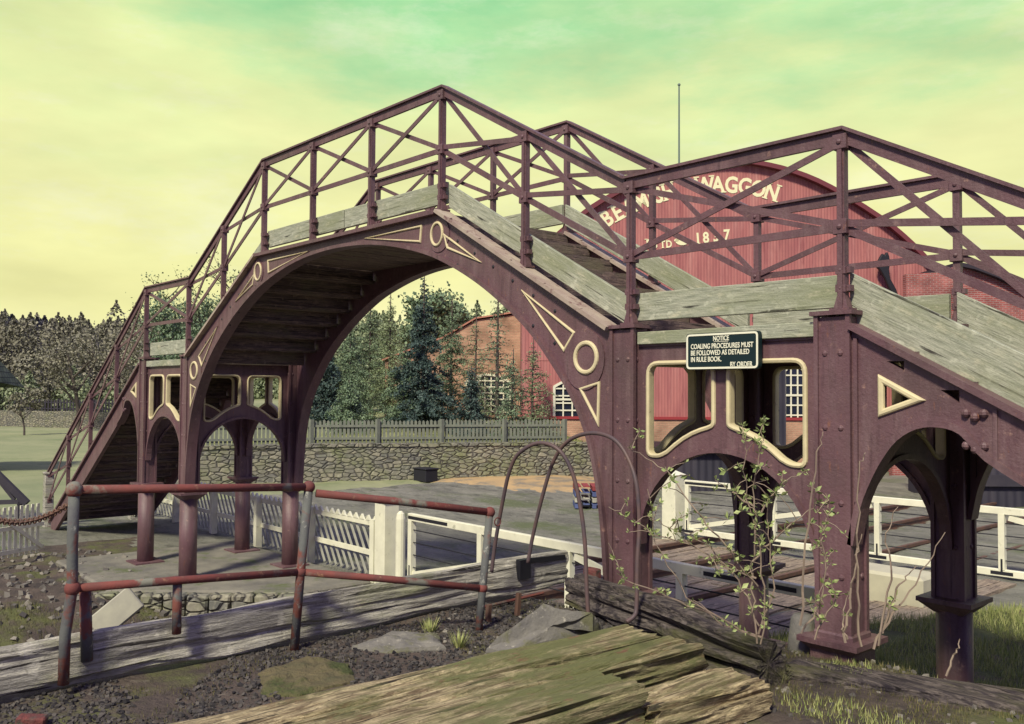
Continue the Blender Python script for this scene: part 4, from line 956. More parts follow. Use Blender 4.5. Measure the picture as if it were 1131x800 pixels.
# stack of pallets, dark bin, sand
pal = W(655, 560, 2, -3.0); cols_ = [(.10, .13, .28), (.45, .44, .36), (.10, .13, .28), (.30, .06, .06)]
PM = [mat('pallet_paint', c, .8, var=tuple(q*.7 for q in c), vscale=8) for c in cols_]
for i in range(4):
    r = empty('pallet', (pal.x, pal.y, -3.0+.15*i), RZ, label=['blue pallet at the bottom of the small stack in the yard', 'whitish pallet second from the bottom of the yard stack', 'blue pallet second from the top of the yard stack', 'red pallet topmost in the small yard stack'][i], cat='pallet', group='pallets stacked in the yard')
    t = MB(); [t.box((-.5+.22*k, -.4, .10), (-.34+.22*k, .4, .125)) for k in range(5)]; t.build('slats', PM[i], r, local=True)
    t = MB(); [t.box((-.5+.45*k, -.4, 0.01), (-.4+.45*k, .4, .098)) for k in range(3)]; t.build('bearers', PM[i], r, local=True)
bb = W(470, 531, 2, -3.0); t = MB(); t.box((bb.x-.35, bb.y-.25, -3.02), (bb.x+.35, bb.y+.25, -2.62)); t.box((bb.x-.38, bb.y-.28, -2.62), (bb.x+.38, bb.y+.28, -2.57))
tag(t.build('storage_box', BLACK, bevel=.02), 'small dark box standing at the foot of the stone wall', 'box')
SAND = mat('ochre_sand', (.52, .36, .17), .95, var=(.36, .27, .15), vscale=1.2, vdetail=10, patch=(.24, .21, .15), pscale=1.1, pthr=(.5, .62), bump=.8, bscale=12, bdist=.04)
sp = [W(px, py, 2, -3.0) for px, py in ((455, 526), (520, 522), (600, 519), (655, 517), (668, 526), (662, 541), (640, 546), (590, 544), (540, 537), (490, 533))]
cx_ = sum((p for p in sp), Vector())/len(sp); sm_ = MB(); ring0 = [(p.x, p.y, -3.03) for p in sp]
pts = []
for i in range(len(sp)):
    a, b = sp[i], sp[(i+1) % len(sp)]
    for j in range(6): q = a.lerp(b, j/6); pts.append(q+(q-cx_)*random.uniform(-.16, .12))
m_ = len(pts); vs = [(p.x, p.y, -3.05) for p in pts]+[(cx_.x+(p.x-cx_.x)*.8, cx_.y+(p.y-cx_.y)*.8, -2.965+random.uniform(-.01, .01)) for p in pts]+[(cx_.x+(p.x-cx_.x)*.4, cx_.y+(p.y-cx_.y)*.4, -2.94+random.uniform(-.01, .02)) for p in pts]+[(cx_.x, cx_.y, -2.93)]
sm_.add(vs, [(i, (i+1) % m_, m_+(i+1) % m_, m_+i) for i in range(m_)]+[(m_+i, m_+(i+1) % m_, 2*m_+(i+1) % m_, 2*m_+i) for i in range(m_)]+[(2*m_+i, 2*m_+(i+1) % m_, 3*m_) for i in range(m_)])
tag(sm_.build('sand_patch', SAND, smooth=True), 'spread of ochre sand on the yard before the stone wall', 'sand', kind='stuff')
cb_ = W(985, 664, 2, -2.85); t = MB(); t.box((cb_.x-.55, cb_.y-.3, -3.0), (cb_.x+.55, cb_.y+.3, -2.42))
tag(t.build('pale_block', mat('pale_stone', (.52, .50, .36), .85, var=(.42, .40, .30), vscale=3), bevel=.04), 'pale cream block in the grass between the right-hand columns', 'block')

# ------------------------------------------------------------------ left: concrete pad, hut, white wicket, rubble
pad = MB(); pad.prism([(-16.9, 4.5), (-13.9, 4.45), (-12.0, 6.6), (-12.0, 7.75), (-16.9, 7.75)], lambda a, b, c: (a, b, c), -3.6, -2.955); tag(pad.build('concrete_footing', CONC, bevel=.03), 'cracked concrete pad under the left bridge columns', 'footing')
pad = MB()
for i in range(9):
    a = Vector((-13.95, 4.33, 0)).lerp(Vector((-11.95, 6.55, 0)), i/9); b = Vector((-13.95, 4.33, 0)).lerp(Vector((-11.95, 6.55, 0)), (i+1)/9)
    pad.bar((a.x+.05, a.y-.05, -3.19), (b.x+.03, b.y-.07, -3.19+random.uniform(-.02, .02)), .22, .44)
tag(pad.build('stone_footing', STONE, bevel=.03), 'rough stone edging facing the camera along the left footing pad', 'footing')
hp_ = WD(-38, 400, 32); HT = empty('tiled_hut', (hp_.x, hp_.y, -3.0), RZ+.2, label='small hut with a mossy tiled roof at the left edge', cat='hut')
zt = (432-358)/FPX*32+3; ze = (432-422)/FPX*32+3
MB().add([(-2.4, 0, zt), (-.1, 0, zt), (1.05, -1.4, ze), (-2.4, -1.4, ze), (-2.4, 3, ze-.3), (1.05, 3, ze-.3)], [(0,1,2,3), (0,1,5,4), (1,2,5)]).build('roof', SLATE, HT, local=True)
MB().bar((-2.4, -1.42, ze-.08), (1.15, -1.42, ze-.08), .12, .16).build('eaves_board', BLACK, HT, local=True)
MB().box((-2.4, -1.0, 0), (-.5, 2.6, ze-.1)).build('wall', DARKW, HT, local=True)
# white wicket gate
wa, wb = W(-25, 631, 2, -3.0), W(45, 617, 2, -3.0)
WG = empty('wicket_gate', (wa.x, wa.y, -3.0), label='low white picket wicket gate at the left edge beside the stair foot', cat='gate')
d_ = Vector((wb.x-wa.x, wb.y-wa.y, 0)); Lw = d_.length; d_.normalize(); P = lambda t, z: (wa.x+d_.x*t, wa.y+d_.y*t, -3.0+z)
t = MB(); k = 11
for i in range(k): t.bar(P(Lw*(i+.3)/k, .12), P(Lw*(i+.3)/k, .98), .055, .02, up=(d_.x*0-d_.y, d_.x, 0))
t.build('pickets', WHITE, WG)
for z in (.22, .62): MB().bar(P(0, z), P(Lw, z), .03, .07, off=(.03, .03, 0)).build('rail', WHITE, WG)
MB().bar(P(Lw*.15, .95), P(Lw*.95, .22), .03, .06, off=(.05, .05, 0)).build('diagonal_brace', WHITE, WG)
# lean-to frame of dark boards at left edge
g0, g1 = WD(-30, 497, 21), WD(30, 556, 21)
LB = MB(); LB.bar(g0, g1, .12, .14); LB.bar(WD(-30, 556, 21), WD(26, 554, 21), .1, .1); LB.bar(WD(-6, 552, 21), WD(-4, 526, 21), .08, .08); LB.bar(WD(16, 552, 21), WD(0, 532, 21), .07, .07); LB.bar(WD(-20, 552, 21), WD(-4, 528, 21), .07, .07)
q = WD(-10, 554, 21); LB.box((q.x-.06, q.y-.06, -3.1), (q.x+.06, q.y+.06, q.z)); q = WD(22, 554, 21); LB.box((q.x-.05, q.y-.05, -3.1), (q.x+.05, q.y+.05, q.z))
tag(LB.build('timber_truss', DARKW), 'dark timber gable frame standing at the left edge behind the white wicket', 'frame')

# ------------------------------------------------------------------ coal platform foreground
def beam(name, p0, p1, wd, h, m, seed, label, cat='timber', group=None, seg=36, groove=.02, ragged=.06, grain=18, tilt=0, warp=.01):
    p0, p1 = Vector(p0), Vector(p1); d = (p1-p0); L_ = d.length; d.normalize(); side = d.cross(Vector((0, 0, 1))).normalized(); up = side.cross(d)
    if tilt: q = Matrix.Rotation(tilt, 3, d); side = q@side; up = q@up
    per = []                                            # perimeter of the cross-section
    nw, nh = max(8, int(wd/.014)), max(5, int(h/.02))
    for i in range(nw): per.append((-wd/2+wd*i/nw, h/2))
    for i in range(nh): per.append((wd/2, h/2-h*i/nh))
    for i in range(nw): per.append((wd/2-wd*i/nw, -h/2))
    for i in range(nh): per.append((-wd/2, -h/2+h*i/nh))
    n = len(per); mb = MB(); vs = []
    for j in range(seg+1):
        t = j/seg
        for i, (a, b) in enumerate(per):
            k = Vector((a*grain+seed*7, b*grain, t*L_*.9+seed)); g = MN.noise(k)+.5*MN.noise(k*2.3)+.3*MN.noise(Vector((a*50, b*50, t*L_*3+seed)))
            g = min(0, g)*groove*2.2+MN.noise(Vector((t*L_*1.7, i/n*6, seed*3)))*warp*1.2
            rx = 1+g/(wd/2); ry = 1+g/(h/2)
            corner = .92 if (abs(a) > wd*.46 and abs(b) > h*.4) else 1.0
            off = 0
            if j in (0, seg): off = (1 if j else -1)*ragged*(MN.noise(Vector((a*22, b*22, seed+j)))+.3*MN.noise(Vector((a*70, b*70, seed))))
            sag = warp*MN.noise(Vector((t*3, seed, 0)))
            vs.append(p0+d*(L_*t+off)+side*(a*rx*corner)+up*(b*ry*corner+sag))
    fs = []
    for j in range(seg):
        for i in range(n): fs.append((j*n+i, j*n+(i+1) % n, (j+1)*n+(i+1) % n, (j+1)*n+i))
    mb.add(vs, fs)
    for j, sg in ((0, 1), (seg, -1)):                   # end faces: ring shrunk inward, then centre
        c = p0+d*(0 if j == 0 else L_); mb.v.append(tuple(c+d*sg*.02)); ci = len(mb.v)-1
        inner = []
        for i in range(n):
            q = Vector(mb.v[j*n+i]); mb.v.append(tuple(c+(q-c)*.62+d*sg*.02*random.random())); inner.append(len(mb.v)-1)
        for i in range(n): mb.f.append((j*n+i, j*n+(i+1) % n, inner[(i+1) % n], inner[i])); mb.f.append((inner[i], inner[(i+1) % n], ci))
    o = mb.build(name, m, smooth=False); tag(o, label, cat, group); return o
# coal-stage edge board along Y
beam('edge_plank', (-5.63, -.8, -1.585), (-5.63, 5.62, -1.535), .075, .29, GREYW, 1.3, 'long grey weathered edge board behind the rusty pipe railing', 'plank', groove=.016, warp=.016, ragged=.03, seg=90, grain=16)
beam('stump_post', (-5.18, 5.2, -1.95), (-5.18, 5.2, -1.40), .15, .15, GREYW, 5.3, 'short upright timber stump at the end of the long edge board', 'post', groove=.02, seg=12, grain=25)
beam('rotten_beam', (-5.12, 5.28, -1.60), (-2.98, 4.68, -1.60), .24, .27, ROTW, 2.2, 'dark rotten timber beam lying from the stump to the shrub', 'timber', groove=.035, ragged=.04, seg=50, warp=.03)
beam('sleeper_timber', (-4.02, .3, -1.62), (-3.70, 4.36, -1.59), .36, .22, MOSSW, 3.1, 'longest mossy timber with a pale sawn top, on the far side of the foreground stack', 'timber', 'mossy timbers lying in the foreground', groove=.022, seg=60)
beam('sleeper_timber', (-3.60, .3, -1.63), (-3.42, 4.44, -1.61), .36, .24, MOSSW, 4.4, 'broad split timber with a dark end face under the pale one', 'timber', 'mossy timbers lying in the foreground', groove=.03, seg=60)
beam('sleeper_timber', (-3.26, .3, -1.58), (-3.10, 3.50, -1.56), .34, .24, MOSSW, 6.6, 'nearest green mossy timber ending in a blunt rounded butt', 'timber', 'mossy timbers lying in the foreground', groove=.03, seg=60)
beam('sleeper_timber', (-3.02, 3.52, -1.66), (-2.90, 4.34, -1.66), .34, .20, MOSSW, 8.6, 'short green timber block at the right end of the foreground stack', 'timber', 'mossy timbers lying in the foreground', groove=.03, seg=24)
beam('kerb_timber', (-3.05, 5.02, -1.77), (-1.2, 5.75, -1.79), .34, .2, ROTW, 9.1, 'mossy reddish edging timber running to the lower right corner', 'timber', groove=.012, seg=40, warp=.012)
# tilted slab against the stump
A = [W(535, 716, 2, -1.70), W(570, 719, 2, -1.70), W(668, 694, 2, -1.66), W(655, 678, 2, -1.52), W(600, 667, 2, -1.45)]
sl_ = MB(); Ac = sum(A, Vector())/len(A); edge_ = []
for i in range(len(A)):
    for j in range(10): q = A[i].lerp(A[(i+1) % len(A)], j/10); edge_.append(q+(q-Ac)*random.uniform(-.025, .025))
n = len(edge_); FR_ = [(1.0, -.13), (1.0, -.02)]+[(1-.1*k_, 0) for k_ in range(0, 10)]
for f, dz in FR_:
    for p in edge_:
        q = Ac+(p-Ac)*(f*.98 if dz == 0 else f); nn = MN.noise(q*8)*.016+MN.noise(q*24)*.010; sl_.v.append((q.x, q.y, q.z+dz+nn))
for r_ in range(len(FR_)-1):
    for i in range(n): sl_.f.append((r_*n+i, r_*n+(i+1) % n, (r_+1)*n+(i+1) % n, (r_+1)*n+i))
e = len(FR_)-1; sl_.v.append(tuple(Ac+Vector((0, 0, .01)))); sl_.f += [(e*n+i, e*n+(i+1) % n, len(sl_.v)-1) for i in range(n)]
tag(sl_.build('leaning_slab', SLABM, bevel=.008), 'grey pointed slab leaning against the timber stump', 'slab')
# flat slabs sunk in the earth
def flat_rock(pxs, z, h, m, label, name='flat_stone'):
    B = [W(px, py, 2, z) for px, py in pxs]; c = sum(B, Vector())/len(B); pts = []
    for i in range(len(B)):
        a, b = B[i], B[(i+1) % len(B)]
        for j in range(7): q = a.lerp(b, j/7); pts.append(q+(q-c)*random.uniform(-.04, .04))
    n = len(pts); mb = MB(); rings = [(1.0, -h), (.985, -.03), (.94, -.008), (.86, 0), (.74, .004), (.6, .006), (.45, .006), (.3, .008), (.15, .008)]
    for f, dz in rings:
        for p in pts:
            qx, qy = c.x+(p.x-c.x)*f, c.y+(p.y-c.y)*f; nn = MN.noise(Vector((qx*9, qy*9, 2)))*.022+MN.noise(Vector((qx*28, qy*28, 5)))*.010
            mb.v.append((qx+nn*.6*(f > .9), qy+nn*.5*(f > .9), z+dz+nn))
    mb.v.append((c.x, c.y, z+.01))
    for r_ in range(len(rings)-1):
        for i in range(n): mb.f.append((r_*n+i, r_*n+(i+1) % n, (r_+1)*n+(i+1) % n, (r_+1)*n+i))
    e = len(rings)-1
    for i in range(n): mb.f.append((e*n+i, e*n+(i+1) % n, (e+1)*n))
    return tag(mb.build(name, m), label, 'stone')
    mb.add([(p.x, p.y, z-h) for p in pts]+[(c.x+(p.x-c.x)*.96, c.y+(p.y-c.y)*.96, z-.012) for p in pts]+[(c.x+(p.x-c.x)*.85, c.y+(p.y-c.y)*.85, z+random.uniform(-.004, .004)) for p in pts]+[(c.x, c.y, z+.005)],
        [(i, (i+1) % n, n+(i+1) % n, n+i) for i in range(n)]+[(n+i, n+(i+1) % n, 2*n+(i+1) % n, 2*n+i) for i in range(n)]+[(2*n+i, 2*n+(i+1) % n, 3*n) for i in range(n)])
    return tag(mb.build(name, m), label, 'stone')
flat_rock([(388, 712), (432, 696), (485, 698), (492, 712), (430, 716)], -1.695, .12, SLABM, 'flat grey stone bedded in the earth in front of the edge board')
MOSSS = mat('mossy_stone', (.10, .095, .05), .95, var=(.19, .15, .08), vscale=6, patch=(.07, .085, .03), pscale=3, bump=1, bscale=25, bdist=.03)
flat_rock([(283, 741), (340, 722), (388, 732), (396, 750), (330, 768), (290, 765)], -1.70, .12, MOSSS, 'mossy brown stone slab in the lower left foreground')
# brick scraps and board beyond the edge board
t = MB(); p = W(128, 676, 0, -7.2); t.bar(p+Vector((-.06, -.13, -.13)), p+Vector((.06, .13, .11)), .2, .06, up=(.9, -.1, .5))
tag(t.build('broken_board', mat('pale_board', (.40, .39, .30), .85, var=(.30, .29, .24), vscale=6), bevel=.01), 'pale broken board propped in the rubble behind the edge board', 'board')
BRK = mat('loose_brick', (.20, .06, .05), .9, var=(.10, .045, .045), vscale=14, patch=(.10, .09, .07), pscale=9, pthr=(.5, .6), bump=.9, bscale=25, bdist=.02)
for px, py, z, l in ((35, 792, -1.69, 'red brick lying in the earth in the lower left corner'),):
    p = W(px, py, 2, z); t = MB(); t.bar(p+Vector((-.03, -.06, -.015)), p+Vector((.04, .06, -.03)), .08, .06); tag(t.build('loose_brick', BRK, bevel=.008), l, 'brick')

# ------------------------------------------------------------------ pipe railing
XR = -5.50
PR = empty('pipe_railing', (XR, 1.6, -1.73), label='rusty pipe railing with ball joints along the coal stage edge', cat='railing')
p1t, p1b = W(82, 541, 0, XR), W(70, 756, 0, XR); p2t, p2b = W(341, 538, 0, XR), W(325, 718, 0, XR); p3t, p3b = W(541, 566, 0, -5.05), W(528, 706, 0, -5.05)
lw = W(80, 650, 0, XR); lm = W(332, 632, 0, XR); l3 = W(533, 650, 0, -5.05)
def pipe(name, pts, r=.028): MB().tube(pts, r, 12).build(name, PIPEG if name == 'post' else RUST, PR, smooth=True)
pipe('post', [p1t, W(80, 600, 0, XR), lw, W(72, 700, 0, XR), p1b], .031); pipe('post', [p2t, lm, p2b], .030); pipe('post', [p3t, l3, p3b], .028)
pipe('post', [W(94, 650, 0, XR-.08), W(96, 730, 0, XR-.08)], .034); pipe('post', [W(196, 642, 0, XR-.02), W(195, 700, 0, XR-.02)], .028)
pipe('top_rail', [p1t, p2t], .026); pipe('top_rail', [W(349, 545, 0, XR+.02), W(440, 554, 0, -5.28), p3t], .027)
pipe('lower_rail', [lw, W(200, 641, 0, XR), lm], .025); pipe('lower_rail', [lm, W(430, 640, 0, -5.28), l3], .025)
for q, r in ((p1t, .048), (p2t, .043), (p3t, .040), (lw, .045), (lm, .040), (l3, .038)): MB().ball(q, r, 12, 8).build('ball_joint', RUST, PR, smooth=True)
MB().tube([p3t+Vector((.03, .05, -.03+.03*math.cos(a))) + Vector((0, .03*math.sin(a), -.04)) for a in [i*math.pi/5 for i in range(11)]], .005, 6).build('ring', RUST, PR)
# chain to the left
CH = MB(); c0 = p1t+Vector((0, 0, -.07)); c1 = W(-12, 573, 0, -5.9); nlk = 34
for i in range(nlk):
    t = (i+.5)/nlk; p = c0.lerp(c1, t)+Vector((0, 0, -.05*math.sin(math.pi*t)*1.2)); d = (c1-c0).normalized(); L_ = (c1-c0).length/nlk*.72
    u = Vector((0, 0, 1)) if i % 2 else d.cross(Vector((0, 0, 1))).normalized()
    CH.tube([p+d*(L_*math.cos(a))+u*(.017*math.sin(a)) for a in [k*math.pi/5 for k in range(11)]], .0055, 5, False)
tag(CH.build('chain', RAILM, smooth=True), 'rusty chain hanging from the left railing post to the picture edge', 'chain')
# the two hoops
HM = mat('hoop_steel', (.075, .06, .07), .5, var=(.13, .08, .07), vscale=8)
def hoop(pts, label):
    P = [WD(*p) for p in pts]; o = []
    for i in range(len(P)-1):
        a = P[max(i-1, 0)]; b = P[i]; c = P[i+1]; e = P[min(i+2, len(P)-1)]
        for j in range(6):
            t = j/6; o.append(.5*((2*b)+(c-a)*t+(2*a-5*b+4*c-e)*t*t+(-a+3*b-3*c+e)*t**3))
    o.append(P[-1]); mb = MB(); mb.tube(o, .0155, 10); tag(mb.build('steel_hoop', HM, smooth=True), label, 'hoop', 'tall steel hand hoops')
hoop([(543, 632, 7.1), (547, 600, 7.1), (556, 550, 7.05), (563, 520, 7.0), (573, 501, 6.95), (595, 489.5, 6.85), (617, 497, 6.75), (632, 522, 6.7), (641, 560, 6.65), (646, 600, 6.6), (648, 650, 6.55), (651, 699, 6.5)], 'left of the two tall arched steel hoops beside the board end')
hoop([(583, 622, 7.1), (589, 590, 7.1), (600, 545, 7.05), (612, 508, 7.0), (628, 487, 6.9), (652, 478.5, 6.75), (676, 484, 6.6), (692, 503, 6.5), (703, 535, 6.4), (706, 580, 6.35), (704, 620, 6.3), (703, 670, 6.25), (700, 681, 6.22), (692, 687, 6.2)], 'right and wider of the two tall arched steel hoops before the bridge column')
# small fittings by the hoops
t = MB(); p = W(580, 622, 0, -5.6); t.box((p.x-.05, p.y-.10, p.z-.12), (p.x+.05, p.y+.02, p.z+.04)); t.bar(p+Vector((0, .0, .02)), p+Vector((0, .45, .0)), .05, .04)
tag(t.build('iron_bracket', BLACK), 'dark iron bracket on top of the edge board by the right hoop foot', 'bracket')
RT = MB()
a = W(570, 655, 2, -2.35)
for p, q, l in (((528, 672), (600, 655), 'thin rusty rod between the end railing post and the leaning slab'),):
    tag(MB().tube([W(*p, 2, -1.70), W(*q, 2, -1.70)], .012, 6).build('iron_rod', RUST), l, 'rod')
t = MB(); t.box((-9, -1.0, -3.0), (-8.9, -1.0+.1, -2.9))
for px, py0, py1 in ((571, 655, 680), (538, 668, 705)):
    p = W(px, py1, 0, -5.2); q = W(px+2, py0, 0, -5.2); mb = MB(); mb.bar(p, q, .035, .03, up=(0, 1, 0)); tag(mb.build('iron_stake', RAILM), 'thin iron stake under the edge board %s' % ('right of the end railing post' if px == 538 else 'near the leaning slab'), 'stake')
tr = W(655, 636, 1, 5.38); t = MB(); t.box((tr.x-.08, tr.y-.04, tr.z-.1), (tr.x+.06, tr.y+.04, tr.z+.06)); tag(t.build('red_box', BRK, bevel=.01), 'small red box at the foot of the bridge column behind the beam', 'box')
# pale stub at the column
sp_ = W(886, 714, 2, -1.72); t = MB(); t.tube([sp_+Vector((0, 0, -.1)), sp_+Vector((0, 0, .02)), sp_+Vector((0, .0, .19)), sp_+Vector((0, 0, .215))], [.10, .095, .075, .055], 14); tag(t.build('stone_stub', SLABM, smooth=True), 'stubby pale stone post left of the near right column', 'post')

# ------------------------------------------------------------------ loose stone, chips, grass
def scatter(name, n, region, size, m, label, cat, lift=.0, cond=None, aspect=1.0):
    C = []; tries = 0
    while len(C) < n and tries < n*20:
        tries += 1; x = random.uniform(region[0], region[1]); y = random.uniform(region[2], region[3]); z = gz(x, y)
        if cond and not cond(x, y, z): continue
        C.append((x, y, z+lift+random.uniform(0, size*.4)))
    mb = MB()
    for c in C:
        s = size*random.uniform(.3, 1.3); q = Matrix.Rotation(random.uniform(0, 6), 3, Vector((random.random(), random.random(), 1)).normalized())
        vs = [Vector(c)+q@Vector((a*s*random.uniform(.6, 1.1), b*s*random.uniform(.6, 1.1)*aspect, e*s*random.uniform(.4, .8))) for a, b, e in ((-1,-1,-1),(1,-1,-1),(1,1,-1),(-1,1,-1),(-.7,-.7,1),(.7,-.7,1),(.7,.7,1),(-.7,.7,1))]
        mb.add(vs, [(0,3,2,1),(4,5,6,7),(0,1,5,4),(1,2,6,5),(2,3,7,6),(3,0,4,7)])
    o = mb.build(name, m, fixn=False); tag(o, label, cat, kind='stuff'); return o
scatter('rubble', 900, (-9.5, -5.9, -1, 6.5), .035, STONEC, 'loose stones and rubble on the low ground behind the edge board', 'rubble')
scatter('rubble', 900, (-18, -9, 1.5, 5.6), .05, STONEC, 'rubble strewn below the left end of the bridge', 'rubble')
scatter('coal_chips', 7000, (-5.6, -4.1, 1.0, 5.2), .013, COAL, 'dark coal chips and gravel on the stage in front of the board', 'gravel', cond=lambda x, y, z: MN.noise(Vector((x*1.7, y*1.7, 3))) > -.18)
scatter('gravel', 700, (-5.5, -1.2, 3.6, 6.3), .016, STONEC, 'gravel chips around the timbers and columns', 'gravel')
scatter('ballast', 5000, (-12, -5.5, 5.5, 8.2), .035, STONEC, 'track ballast under the bridge arch', 'ballast', cond=lambda x, y, z: z < -2.5)
def grass(name, n, region, h, m, label, cond=None, clump=1):
    V = []; 
    while len(V) < n*3:
        x = random.uniform(region[0], region[1]); y = random.uniform(region[2], region[3]); z = gz(x, y)
        if cond and not cond(x, y, z): continue
        for _ in range(clump):
            a = random.uniform(0, 6.28); hh = h*random.uniform(.4, 1.3); lean = random.uniform(0, .7)*hh; w_ = .003+.012*h; b = random.uniform(0, 6.28)
            cx, cy = x+random.gauss(0, .02)*(clump > 1), y+random.gauss(0, .02)*(clump > 1)
            V += [(cx-math.cos(a)*w_, cy-math.sin(a)*w_, z-.01), (cx+math.cos(a)*w_, cy+math.sin(a)*w_, z-.01), (cx+math.cos(b)*lean, cy+math.sin(b)*lean, z+hh)]
    mb = MB(); mb.v = V; mb.f = [(i, i+1, i+2) for i in range(0, len(V), 3)]
    o = mb.build(name, m, fixn=False); tag(o, label, 'grass', kind='stuff'); return o
nz_ = lambda x, y, s=1.1: MN.noise(Vector((x*s, y*s, 9)))
grass('grass', 42000, (-5.6, 0.5, 6.3, 13), .10, GRASS, 'bright green grass between and behind the right columns', cond=lambda x, y, z: -2.78 < z < -2.0 and -.748*x+.6636*y < 11.6 and nz_(x, y) > -.3)
grass('moss', 7000, (-3.4, -.9, 4.2, 6.3), .028, GRASSD, 'mossy turf and weeds at the lower right by the column foot', cond=lambda x, y, z: nz_(x, y, 3) > .0 and z > -1.95)
grass('grass', 2200, (-3.4, -.9, 4.0, 6.3), .045, GRASS, 'sparse green sprigs on the mossy earth at the lower right', cond=lambda x, y, z: nz_(x, y, 2.3) > .18 and z > -1.95)
grass('moss', 16000, (-5.5, -1.0, 1.0, 6.2), .022, GRASSD, 'low moss and dry grass over the coal stage', cond=lambda x, y, z: nz_(x, y, 2.2) > .05)
grass('grass', 4000, (-14, -9, 2, 6), .10, GRASSD, 'thin weeds in the rubble under the arch', cond=lambda x, y, z: nz_(x, y) > .1)
grass('grass', 9000, (-31, -22, 11, 25), .22, GRASS, 'long grass on the bank behind the stone wall', cond=lambda x, y, z: z > -2.4)
for px, py, l in ((475, 697, 'spiky pale grass tuft by the flat grey stone'), (507, 713, 'second grass tuft to the right, nearer the end railing post'), (858, 752, 'small weeds tuft beside the short timber block')):
    p = W(px, py, 2, -1.72); V = []
    for i in range(130):
        a = random.uniform(0, 6.28); r = abs(random.gauss(0, .02)); hh = random.uniform(.05, .12); ln = random.uniform(.02, .09); x, y = p.x+r*math.cos(a), p.y+r*math.sin(a); t_ = a+1.57
        V += [(x-.003*math.cos(t_), y-.003*math.sin(t_), -1.74), (x+.003*math.cos(t_), y+.003*math.sin(t_), -1.74), (x+ln*math.cos(a), y+ln*math.sin(a), -1.73+hh)]
    mb = MB(); mb.v = V; mb.f = [(i, i+1, i+2) for i in range(0, len(V), 3)]; tag(mb.build('grass_tuft', GRASS, fixn=False), l, 'grass tuft')

# ------------------------------------------------------------------ shrub and bare stems in front of the right columns
def leaf_cluster(mb, p, n=7, s=.022):
    for i in range(n):
        d = Vector((random.gauss(0, 1), random.gauss(0, 1), random.gauss(.5, .8))).normalized(); w_ = d.cross(Vector((random.random(), random.random(), .3))).normalized()
        l_ = s*random.uniform(.7, 1.4); up = d.cross(w_)
        a = p+d*.004; mb.add([a, a+d*l_*.5+w_*l_*.28+up*.002, a+d*l_, a+d*l_*.5-w_*l_*.28+up*.002], [(0, 1, 2, 3)])
def stems(rootname, label, base, lines, leafy, r0=.006, depth=5.0, ls=.034, cat='shrub'):
    root = empty(rootname, base, label=label, cat=cat); st = MB(); lf = MB(); leafk = .62
    for pts, lp in lines:
        P = [WD(px, py, d) for px, py, d in pts]; o = []
        for i in range(len(P)-1):
            k = 5
            for j in range(k): o.append(P[i].lerp(P[i+1], j/k)+Vector((random.gauss(0, .006), random.gauss(0, .006), random.gauss(0, .004))))
        o.append(P[-1]); n = len(o); st.tube(o, [max(.0022, r0*(1-.75*i/n)) for i in range(n)], 5)
        if lp:
            for i in range(2, n):
                if random.random() < lp*leafk: leaf_cluster(lf, o[i], random.randint(4, 8), ls*random.uniform(.6, 1.1))
                if random.random() < lp*.6 and i < n-1:
                    d = Vector((random.gauss(0, 1), random.gauss(0, 1), random.gauss(.3, .6))).normalized()*random.uniform(.05, .16); q = o[i]+d; st.tube([o[i], (o[i]+q)/2+Vector((0, 0, .01)), q], [.003, .0025, .0018], 4); leaf_cluster(lf, q, random.randint(4, 8), ls*random.uniform(.6, 1.1))
    st.build('stems', TWIG, root)
    if lf.v: lf.build('leaves', LEAF_B, root, fixn=False)
d0 = 4.95
gb = WD(845, 708, d0)
stems('leafy_shrub', 'straggly shrub with pale green leaf clusters before the landing arch', (gb.x, gb.y, -1.72), [
    ([(835, 712, d0), (831, 650, d0), (834, 590, d0), (832, 540, d0), (840, 500, d0), (844, 462, d0)], .8),
    ([(842, 712, d0), (846, 660, d0), (838, 600, d0), (826, 550, d0), (822, 500, d0), (820, 470, d0)], .8),
    ([(838, 690, d0), (815, 640, d0), (780, 600, d0), (745, 585, d0), (715, 570, d0)], .7),
    ([(836, 650, d0), (800, 600, d0), (770, 565, d0), (735, 520, 5.1), (700, 498, 5.2), (693, 494, 5.2)], .55),
    ([(836, 640, d0), (800, 625, d0), (760, 600, d0), (720, 590, d0), (690, 570, d0), (672, 560, 5.0)], .55),
    ([(832, 620, d0), (860, 590, d0), (885, 570, d0), (905, 555, d0)], .6),
    ([(834, 575, d0), (850, 550, d0), (870, 530, d0), (890, 520, d0)], .6),
    ([(832, 560, d0), (810, 545, d0), (790, 530, d0)], .6),
    ([(840, 705, d0), (800, 690, d0), (760, 660, d0), (725, 600, d0), (715, 540, d0)], .5),
    ([(838, 700, d0), (855, 650, d0), (850, 600, d0), (848, 555, d0)], .7),
    ([(836, 705, d0), (790, 680, d0), (750, 665, d0), (690, 640, d0), (672, 600, d0)], .45)], True)
gb = WD(905, 712, 4.9)
stems('leafy_shrub', 'thin leafy stem climbing in front of the near right column', (gb.x, gb.y, -1.72), [
    ([(885, 700, 4.9), (905, 670, 4.9), (912, 630, 4.9), (910, 590, 4.9), (916, 565, 4.9), (912, 545, 4.9)], .75),
    ([(900, 705, 4.9), (925, 660, 4.9), (915, 640, 4.9)], .3)], True)
gb = WD(950, 715, 4.7)
